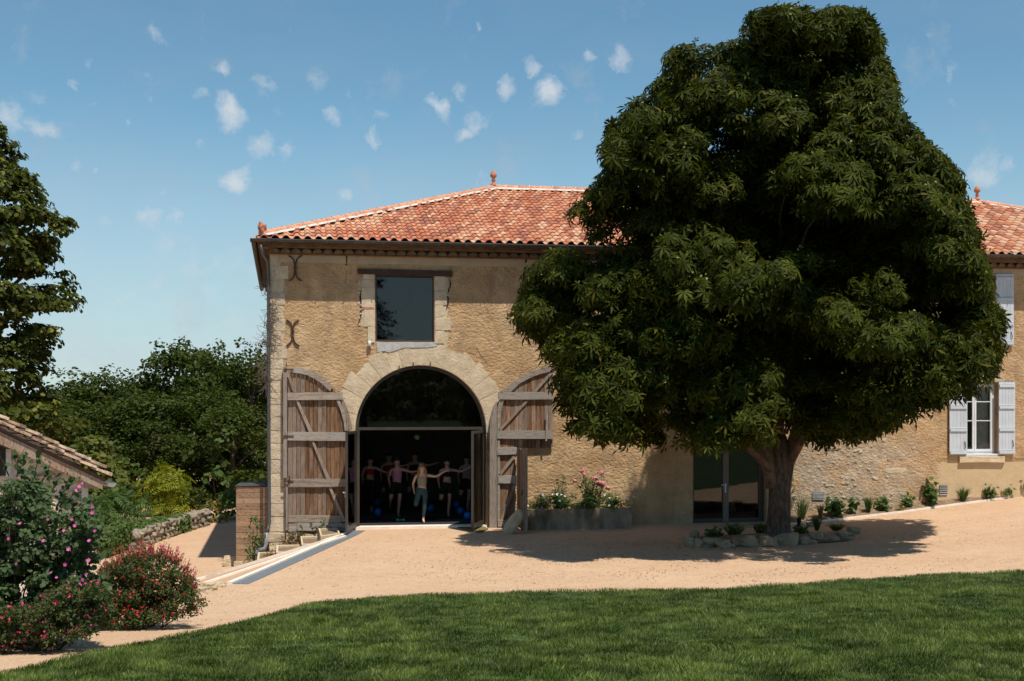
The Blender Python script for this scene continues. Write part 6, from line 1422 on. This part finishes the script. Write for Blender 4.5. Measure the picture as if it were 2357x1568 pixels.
for nm, lab, px, wx, tops, sd in (('rose_bush', 'tall rose bush with pink blooms in the trough', 1365, 50, [(1340, 1087), (1388, 1088), (1385, 1113), (1377, 1108), (1325, 1108), (1372, 1104), (1345, 1089), (1392, 1118)], 111), ('rose_bush', 'spindly rose bush with a few pale blooms in the trough', 1290, 36, [(1283, 1138), (1292, 1138), (1275, 1140)], 112)):
    rr = np.random.RandomState(sd); b = trp(px, -.42); T = empty(nm, b, lab, 'rose bush'); mb = MB(); pos = []; nl = []
    tips = [F(x, y, -.5+rr.uniform(-.2, .2))-b for x, y in tops] + [F(px+rr.uniform(-wx, wx)*.6, rr.uniform(1095, 1150), -.5+rr.uniform(-.2, .2))-b for _ in range(26 if sd == 111 else 12)]
    for e in tips:
        limb(mb, (rr.randn()*.05, rr.randn()*.05, 0), e, .010, .005, rr, 5)
        for q in np.linspace(.3, .97, 16): v_ = Vector((0, 0, 0)).lerp(e, q)+Vector(rr.randn(3)*.055); pos.append(tuple(v_)); nl.append(rr.randn(3)+np.array([0, -.6, .8]))
    mb.obj('stem', MT['bark'], None, True, 'stuff').parent = T; link_mesh('foliage', cloud('foliage', np.array(pos), np.array(nl), .075*(.7+.6*rr.rand(len(pos))), leaf_oval(.34), rr), MT['plant'], T, 'stuff')
    if sd == 111:
        rm = rock_mesh('bloom', (.15, .15, .12), 3, 2, .5, 1.); rm.materials.append(MT['rosef'])
        for e in tips[:len(tops)]:
            for k in range(1): o = bpy.data.objects.new('bloom', rm); COL.objects.link(o); o.parent = T; o.location = e+Vector((rr.randn()*.05, -.05, rr.randn()*.03)); o.scale = (rr.uniform(.7, 1.15),)*3; o.rotation_euler = tuple(rr.rand(3)*3)
    else: flowers(T, [tuple(e) for e in tips[:4]], .04, MT['whitef'], 'bloom', rr, True)
# door mat
mp_ = [G(x, y, 12) + Vector((0, 0, .012)) for x, y in ((1046, 1214), (1105, 1228), (1124, 1219), (1110, 1213))]
mb = MB(); mb.add([q for q in mp_]+[q+Vector((0, 0, .02)) for q in mp_], [(3, 2, 1, 0), (4, 5, 6, 7), (0, 1, 5, 4), (1, 2, 6, 5), (2, 3, 7, 6), (3, 0, 4, 7)]); tag(mb.obj('door_mat', simple('olive_mat', (.16, .14, .05), .95, .3, 30, .5, 80)), 'olive door mat in front of the right glass door leaf', 'door mat')
# ivy scraps and dry creeper
def creeper(name, lab, pts, n, mat, seed, lsz, yoff, spread, cat='creeper'):
    rr = np.random.RandomState(seed); b = F(*pts[0], yoff); T = empty(name, b, lab, cat); mb = MB(); pos = []; nl = []
    for i in range(n):
        a = pts[rr.randint(len(pts))]; s0 = F(a[0]+rr.randn()*spread*.3, a[1]+rr.randn()*spread, yoff)-b; L = rr.uniform(.15, .5); ang = rr.uniform(0, 6.283); q = s0.copy(); pt = [q.copy()]
        for k in range(5): ang += rr.randn()*.6; q = q+Vector((math.cos(ang)*L/5, rr.randn()*.015-.004, math.sin(ang)*L/5)); pt.append(q.copy())
        mb.tube(pt, [.008, .007, .006, .005, .004, .003], 4)
        if lsz:
            for q in pt[1:]: pos.append(tuple(q)); nl.append(rr.randn(3)*.5+np.array([0, -1, .2]))
    mb.obj('twigs', MT['twig'], None, False, 'stuff').parent = T
    if lsz: link_mesh('leaves', cloud('leaves', np.array(pos), np.array(nl), lsz*(.6+.7*rr.rand(len(pos))), leaf_round(), rr), MT[mat], T, 'stuff')
MT['twig'] = simple('dry_twig', (.16, .12, .095), .95, .2)
creeper('dry_creeper', 'bare dead creeper twigs clinging to the rain pipe and corner', [(614, y) for y in range(640, 900, 14)]+[(628, y) for y in range(690, 800, 16)]+[(604, 780), (600, 800), (606, 850), (610, 880)], 190, 'dry', 5, 0, -.14, 8)
creeper('wall_creeper', 'small creeper with red brown leaves on the plinth stones', [(660, 1252), (672, 1244), (684, 1250), (676, 1262)], 26, 'dry', 6, .06, -.20, 6)
creeper('wall_creeper', 'green ivy sprigs under the left barn door', [(690, 1232), (735, 1228), (748, 1227), (760, 1228)], 30, 'ivy', 7, .06, -.28, 3)
tuft('potted_plant', 'small wilted leafy plant in the lowest stone planter', 'plant', 622, 1283, 22, 40, 'dry', 131, base=Vector((F(616, 1200, -.95).x, -1.0, topz(1288, 34.2)-.05)), lsz=.07, npl=10)
# ================================================================== people and kit inside
def skin(name, pts, edges, radii, mat, parent, sub=2):
    me_ = bpy.data.meshes.new('t'); me_.from_pydata([tuple(p_) for p_ in pts], edges, []); o = bpy.data.objects.new('t', me_); COL.objects.link(o)
    m = o.modifiers.new('s', 'SKIN'); m.use_smooth_shade = True
    for i, r in enumerate(radii): v = me_.skin_vertices[0].data[i]; v.radius = (r, r) if isinstance(r, (int, float)) else r; v.use_root = (i == 0)
    s_ = o.modifiers.new('u', 'SUBSURF'); s_.levels = sub; s_.render_levels = sub
    dg = bpy.context.evaluated_depsgraph_get(); dg.update(); nm = bpy.data.meshes.new_from_object(o.evaluated_get(dg)); bpy.data.objects.remove(o)
    nm.name = name; nm.materials.clear(); nm.materials.append(mat); nm.polygons.foreach_set('use_smooth', [True]*len(nm.polygons))
    q = bpy.data.objects.new(name, nm); COL.objects.link(q); q.parent = parent; return q
def ellip(name, c, r, mat, par, sub=2, cut=None, rot=None):
    bm = bmesh.new(); bmesh.ops.create_icosphere(bm, subdivisions=sub, radius=1)
    for v in bm.verts: v.co = Vector((v.co.x*r[0], v.co.y*r[1], v.co.z*r[2]))
    me_ = bpy.data.meshes.new(name); bm.to_mesh(me_); bm.free(); me_.polygons.foreach_set('use_smooth', [True]*len(me_.polygons)); o = link_mesh(name, me_, mat, par); o.location = c; return o
def person(loc, h, label, top, bottom, long_legs, crop, hair, rz=0., arm_up=.0, armlen=1., longhair=False, skinm=None, halfarm=False):
    T = empty('person', loc, label, 'person', 'people standing on one leg in the studio'); k = h/1.68; sk = skinm or MT['skin']; T.scale = (k,)*3; T.rotation_euler = (0, 0, rz)
    V_ = lambda *a: Vector(a)
    J = [V_(0, .0, .93), V_(0, -.01, 1.06), V_(0, -.01, 1.20), V_(0, .0, 1.34), V_(0, .0, 1.43), V_(0, -.015, 1.50), V_(0, -.03, 1.565), V_(0, -.015, 1.645),
         V_(.10, 0, .88), V_(.07, -.03, .50), V_(.035, .02, .10), V_(.04, -.05, .035), V_(.045, -.15, .02),
         V_(-.10, 0, .88), V_(-.19, -.05, .50), V_(-.17, .28, .60), V_(-.17, .38, .64),
         V_(.17, .01, 1.37), V_(.40, -.03, 1.30+arm_up*.3), V_(.62, -.06, 1.36+arm_up), V_(.70, -.07, 1.39+arm_up),
         V_(-.17, .01, 1.37), V_(-.25, .12, 1.12), V_(-.20, .30, .88), V_(-.18, .34, .80)]
    E_ = [(0, 1), (1, 2), (2, 3), (3, 4), (4, 5), (5, 6), (6, 7), (0, 8), (8, 9), (9, 10), (10, 11), (11, 12), (0, 13), (13, 14), (14, 15), (15, 16), (3, 17), (17, 18), (18, 19), (19, 20), (3, 21), (21, 22), (22, 23), (23, 24)]
    Rd = [(.145, .105), (.115, .088), (.13, .095), (.12, .085), (.052, .052), (.052, .055), (.100, .112), (.085, .095), .085, .058, .036, .035, .022, .085, .06, .036, .028, .052, .038, .026, .022, .052, .038, .026, .022]
    # fingers on the outstretched hand
    hb_ = J[20]
    for f in range(5):
        a = len(J); ln = [.055, .075, .08, .073, .06][f]; dy = (-.035+.0175*f) if f else -.035; dz = -.012 if f else .02
        base_ = hb_+V_(.012, dy*.6, dz*.3); J.append(base_); J.append(base_+V_(ln*.5 if f else .02, dy*.5, -.006 if f else .03)); J.append(base_+V_(ln if f else .04, dy*.8, -.02 if f else .05)); E_ += [(20, a), (a, a+1), (a+1, a+2)]; Rd += [.012, .008, .006]
    skin('body', J, E_, Rd, sk, T, 2)
    # clothes
    tz0 = .985 if not crop else 1.15
    tp = [V_(0, -.01, tz0), V_(0, -.01, 1.20), V_(0, -.005, 1.29), V_(0, 0, 1.335), V_(.095, 0, 1.36), V_(-.095, 0, 1.36)]
    skin('top', tp, [(0, 1), (1, 2), (2, 3), (3, 4), (3, 5)], [(.145, .112), (.150, .112), (.158, .112), (.135, .10), .036, .036], top, T, 2)
    bt = [V_(0, 0, 1.06), V_(0, 0, .95), J[8], J[9].lerp(J[8], .35 if not long_legs else 0), J[13], J[14].lerp(J[13], .3 if not long_legs else 0)]; be = [(0, 1), (1, 2), (2, 3), (1, 4), (4, 5)]; br = [(.13, .10), (.162, .12), .102, .09 if not long_legs else .070, .102, .09 if not long_legs else .072]
    if long_legs: bt += [J[10]+V_(0, 0, .04), J[15]]; be += [(3, 6), (5, 7)]; br += [.046, .045]
    skin('leggings' if long_legs else 'shorts', bt, be, br, bottom, T, 2)
    hc = V_(0, .012, 1.60); ellip('hair', hc+V_(0, .035, .035), (.096, .098, .105), hair, T, 3)
    if longhair:
        for s_ in (-1, 1): skin('hair_strand', [hc+V_(s_*.075, 0, .04), hc+V_(s_*.10, -.02, -.08), hc+V_(s_*.115, -.05, -.22), hc+V_(s_*.10, -.07, -.34)], [(0, 1), (1, 2), (2, 3)], [.035, .042, .045, .02], hair, T, 1)
    else: ellip('hair_bun', hc+V_(0, .09, .07), (.04, .04, .04), hair, T, 2)
    ellip('nose', V_(0, -.118, 1.575), (.011, .018, .020), sk, T, 1)
    for s_ in (-1, 1): ellip('eye', V_(s_*.031, -.104, 1.60), (.013, .008, .007), MT['black'], T, 1); ellip('ear', V_(s_*.082, -.01, 1.585), (.012, .02, .03), sk, T, 1); ellip('eyebrow', V_(s_*.031, -.106, 1.622), (.018, .006, .004), hair, T, 1)
    ellip('mouth', V_(0, -.112, 1.535), (.024, .009, .006), simple('lips', (.42, .12, .10), .5, .05), T, 1)
    return T
def fl(px, py): # point on the studio floor
    v = (HY-py)/FPX; Z = (.05-CAM.z)/v; x, y = c2b((px-CX)/FPX*Z, Z); return Vector((x, y, .055))
cl = lambda n, c: simple(n, c, .85, .1)
blond, brown, dk = cl('blond_hair', (.30, .16, .07)), cl('brown_hair', (.06, .03, .02)), cl('dark_hair', (.02, .014, .012))
person(fl(971.5, 1203.5), 1.66, 'woman in front with long blond hair, khaki vest and green leggings', cl('khaki_top', (.30, .27, .19)), cl('teal_leggings', (.035, .075, .08)), True, False, blond, .0, .10, longhair=True)
person(fl(914, 1189), 1.74, 'woman in pink vest and black shorts behind the front left', cl('pink_top', (.62, .27, .45)), MT['black'], False, False, brown, -.06, -.04)
person(fl(1029, 1189), 1.72, 'woman in black crop top and black shorts right of the blond woman', MT['black'], MT['black'], False, True, dk, .0, .06)
person(fl(852, 1179), 1.70, 'person in red crop top at the far left of the studio', cl('red_top', (.40, .02, .035)), MT['black'], True, True, dk, -.05, -.16)
person(fl(895, 1170), 1.76, 'person in maroon top half hidden behind the woman in pink', cl('maroon_top', (.30, .02, .03)), MT['black'], False, False, dk)
person(fl(955, 1169), 1.78, 'person in black vest behind the blond woman', MT['black'], cl('grey_shorts', (.10, .08, .07)), False, False, dk)
person(fl(1074, 1176), 1.72, 'person in black and white top cut by the right glass door', cl('mixed_top', (.35, .35, .36)), MT['black'], False, False, dk)
mats = [((925, 1196), 1.9, .75, 'dark mat under the woman in pink', 0), ((976, 1206), 4.0, .5, 'long dark mat along the threshold under the blond woman', 0), ((1045, 1191), 1.8, .7, 'dark mat under the woman in black', 0), ((852, 1181), 1.6, .7, 'dark mat at the far left of the studio', 0), ((945, 1174), 1.6, .6, 'dark mat in the back row', 0)]
for (px, py), w, d_, lab, _ in mats: q = fl(px, py); tag(MB().box((q.x-w/2, q.y-d_/2, .052), (q.x+w/2, q.y+d_/2, .060)).obj('yoga_mat', MT['mat']), lab, 'yoga mat', 'mats on the studio floor')
bl = simple('blue_ball', (.01, .16, .48), .35, .05, 6, 0, 40, 0, .5)
for px, py, lab in ((869, 1189, 'blue ball by the left glass door'), (867, 1165, 'blue ball at the back left of the studio'), (991, 1179, 'blue ball behind the blond woman'), (1060, 1186, 'blue ball second from the right glass door'), (1076.5, 1197, 'brightest blue ball beside the right glass door'), (1050, 1170, 'blue ball at the back right of the studio')):
    q = fl(px, py); o = ellip('exercise_ball', q+Vector((0, 0, .125)), (.125,)*3, bl, None, 3); tag(o, lab, 'ball', 'blue exercise balls on the studio floor')
q = fl(922, 1201); T = empty('dumbbell', q, 'small turquoise dumbbell behind the threshold', 'dumbbell'); g_ = simple('turquoise', (.08, .40, .32), .5, .05)
for a in (-.09, .09): m = MB(); m.tube([(a-.03, 0, .045), (a+.03, 0, .045)], .04, 8); m.obj('weight', g_).parent = T
m = MB(); m.tube([(-.07, 0, .045), (.07, 0, .045)], .015, 6); m.obj('grip', g_).parent = T
# small green lantern hung from the ceiling
q = P(960, 1006, 38.5); T = empty('hanging_lantern', (q.x, q.y, 4.7), 'small round green lantern hanging inside the doorway', 'lantern'); ellip('shade', Vector((0, 0, q.z-4.7)), (.09, .09, .09), simple('green_shade', (.12, .25, .07), .6, .1), T, 2); m = MB(); m.tube([(0, 0, 0), (0, 0, q.z-4.7+.09)], .006, 5); m.obj('cord', MT['black']).parent = T
# ================================================================== trees behind the camera, seen in the panes
GB = 'trees across the lawn behind the camera'
cb_ = [(-22, -84, 7.0), (-14, -80, 6.2), (-7, -83, 7.2), (0, -80, 6.6), (6, -84, 7.6), (12, -81, 6.8), (19, -84, 8.0), (26, -80, 7.2), (33, -83, 8.4), (40, -80, 7.6), (48, -84, 8.2), (57, -80, 8), (-3, -90, 7.8), (9, -92, 8), (23, -92, 8.6), (66, -86, 9)]
for i, (x, y, hh_) in enumerate(cb_): copy_thing(proto[i % 3], (x, y, gz(x, y)-.6), i*2.1, (1.25, 1.25, (hh_-1)/9.*1.0), 'broad dark tree across the lawn, seen mirrored in the panes', GB)
cn = gp(0, 1); cnl = Vector((-1.2, -46, 0)); cnl.z = gz(-1.2, -46); T = empty('fir_tree', cnl, 'dark conifer across the lawn mirrored in the upper barn window', 'tree'); rr = np.random.RandomState(4); mb = MB(); limb(mb, (0, 0, -.3), (0, 0, 13.5), .24, .03, rr, 6); mb.obj('trunk', MT['bark'], None, True).parent = T
pos = []; nl = []
for i in range(110):
    z = 1.2+12*rr.rand(); L = (14-z)*.23*(.7+.6*rr.rand()); a = rr.rand()*6.28
    for q in np.linspace(.1, 1, 14):
        for _ in range(3): pos.append((math.cos(a)*L*q+rr.randn()*.12, math.sin(a)*L*q+rr.randn()*.12, z-.35*L*q*q+rr.randn()*.06)); nl.append(rr.randn(3)*.5+np.array([0, 0, 1]))
link_mesh('crown', cloud('crown', np.array(pos), np.array(nl), np.full(len(pos), .36), leaf_oval(.2), rr), simple('needle', (.015, .03, .012), .8, .2), T, 'stuff')
pads = []
for i in range(900): x, y = R.uniform(-32, 75), R.uniform(-92, -72); pads.append((x, y, gz(x, y)+R.uniform(.2, 2.9+.02*max(0, x)), R.uniform(.8, 1.4), R.uniform(.7, 1.), 0, .5))
rr = np.random.RandomState(8); p, nn = pads_points(pads, 26, rs, .4, .4, -.6); o = link_mesh('hedge', cloud('hedge', p, nn, .42*(.7+.6*rr.rand(len(p))), leaf_oval(.4), rr), MT['oak'], None, 'stuff'); o['label'] = 'dense undergrowth below the trees across the lawn'
# leaf litter on the gravel
rr = np.random.RandomState(9); pos = []
while len(pos) < 4600:
    if rr.rand() < .6: X = rr.normal(3.2, 4.2); Z = rr.uniform(25, 34.5)
    else: X = rr.uniform(-7, 9); Z = rr.uniform(17, 34)
    if Z < lawn_edge(X)+.05 or X < xe(Z)+.5: continue
    x, y = c2b(X, Z)
    if y > -.3 or noise.noise(Vector((x*.5, y*.9, 0))) < -.05+.1*rr.randn(): continue
    pos.append((x, y, gz(x, y)+.012))
pos = np.array(pos); o = link_mesh('leaf_litter', cloud('leaf_litter', pos, rr.randn(len(pos), 3)*.35+np.array([0, 0, 1]), (.012+.045*rr.rand(len(pos))**3), leaf_oval(.2), rr), m_leaf('dead_leaf', (.05, .03, .018), (.16, .085, .04), .1), None, 'stuff'); o['label'] = 'dry brown leaf litter scattered on the gravel'
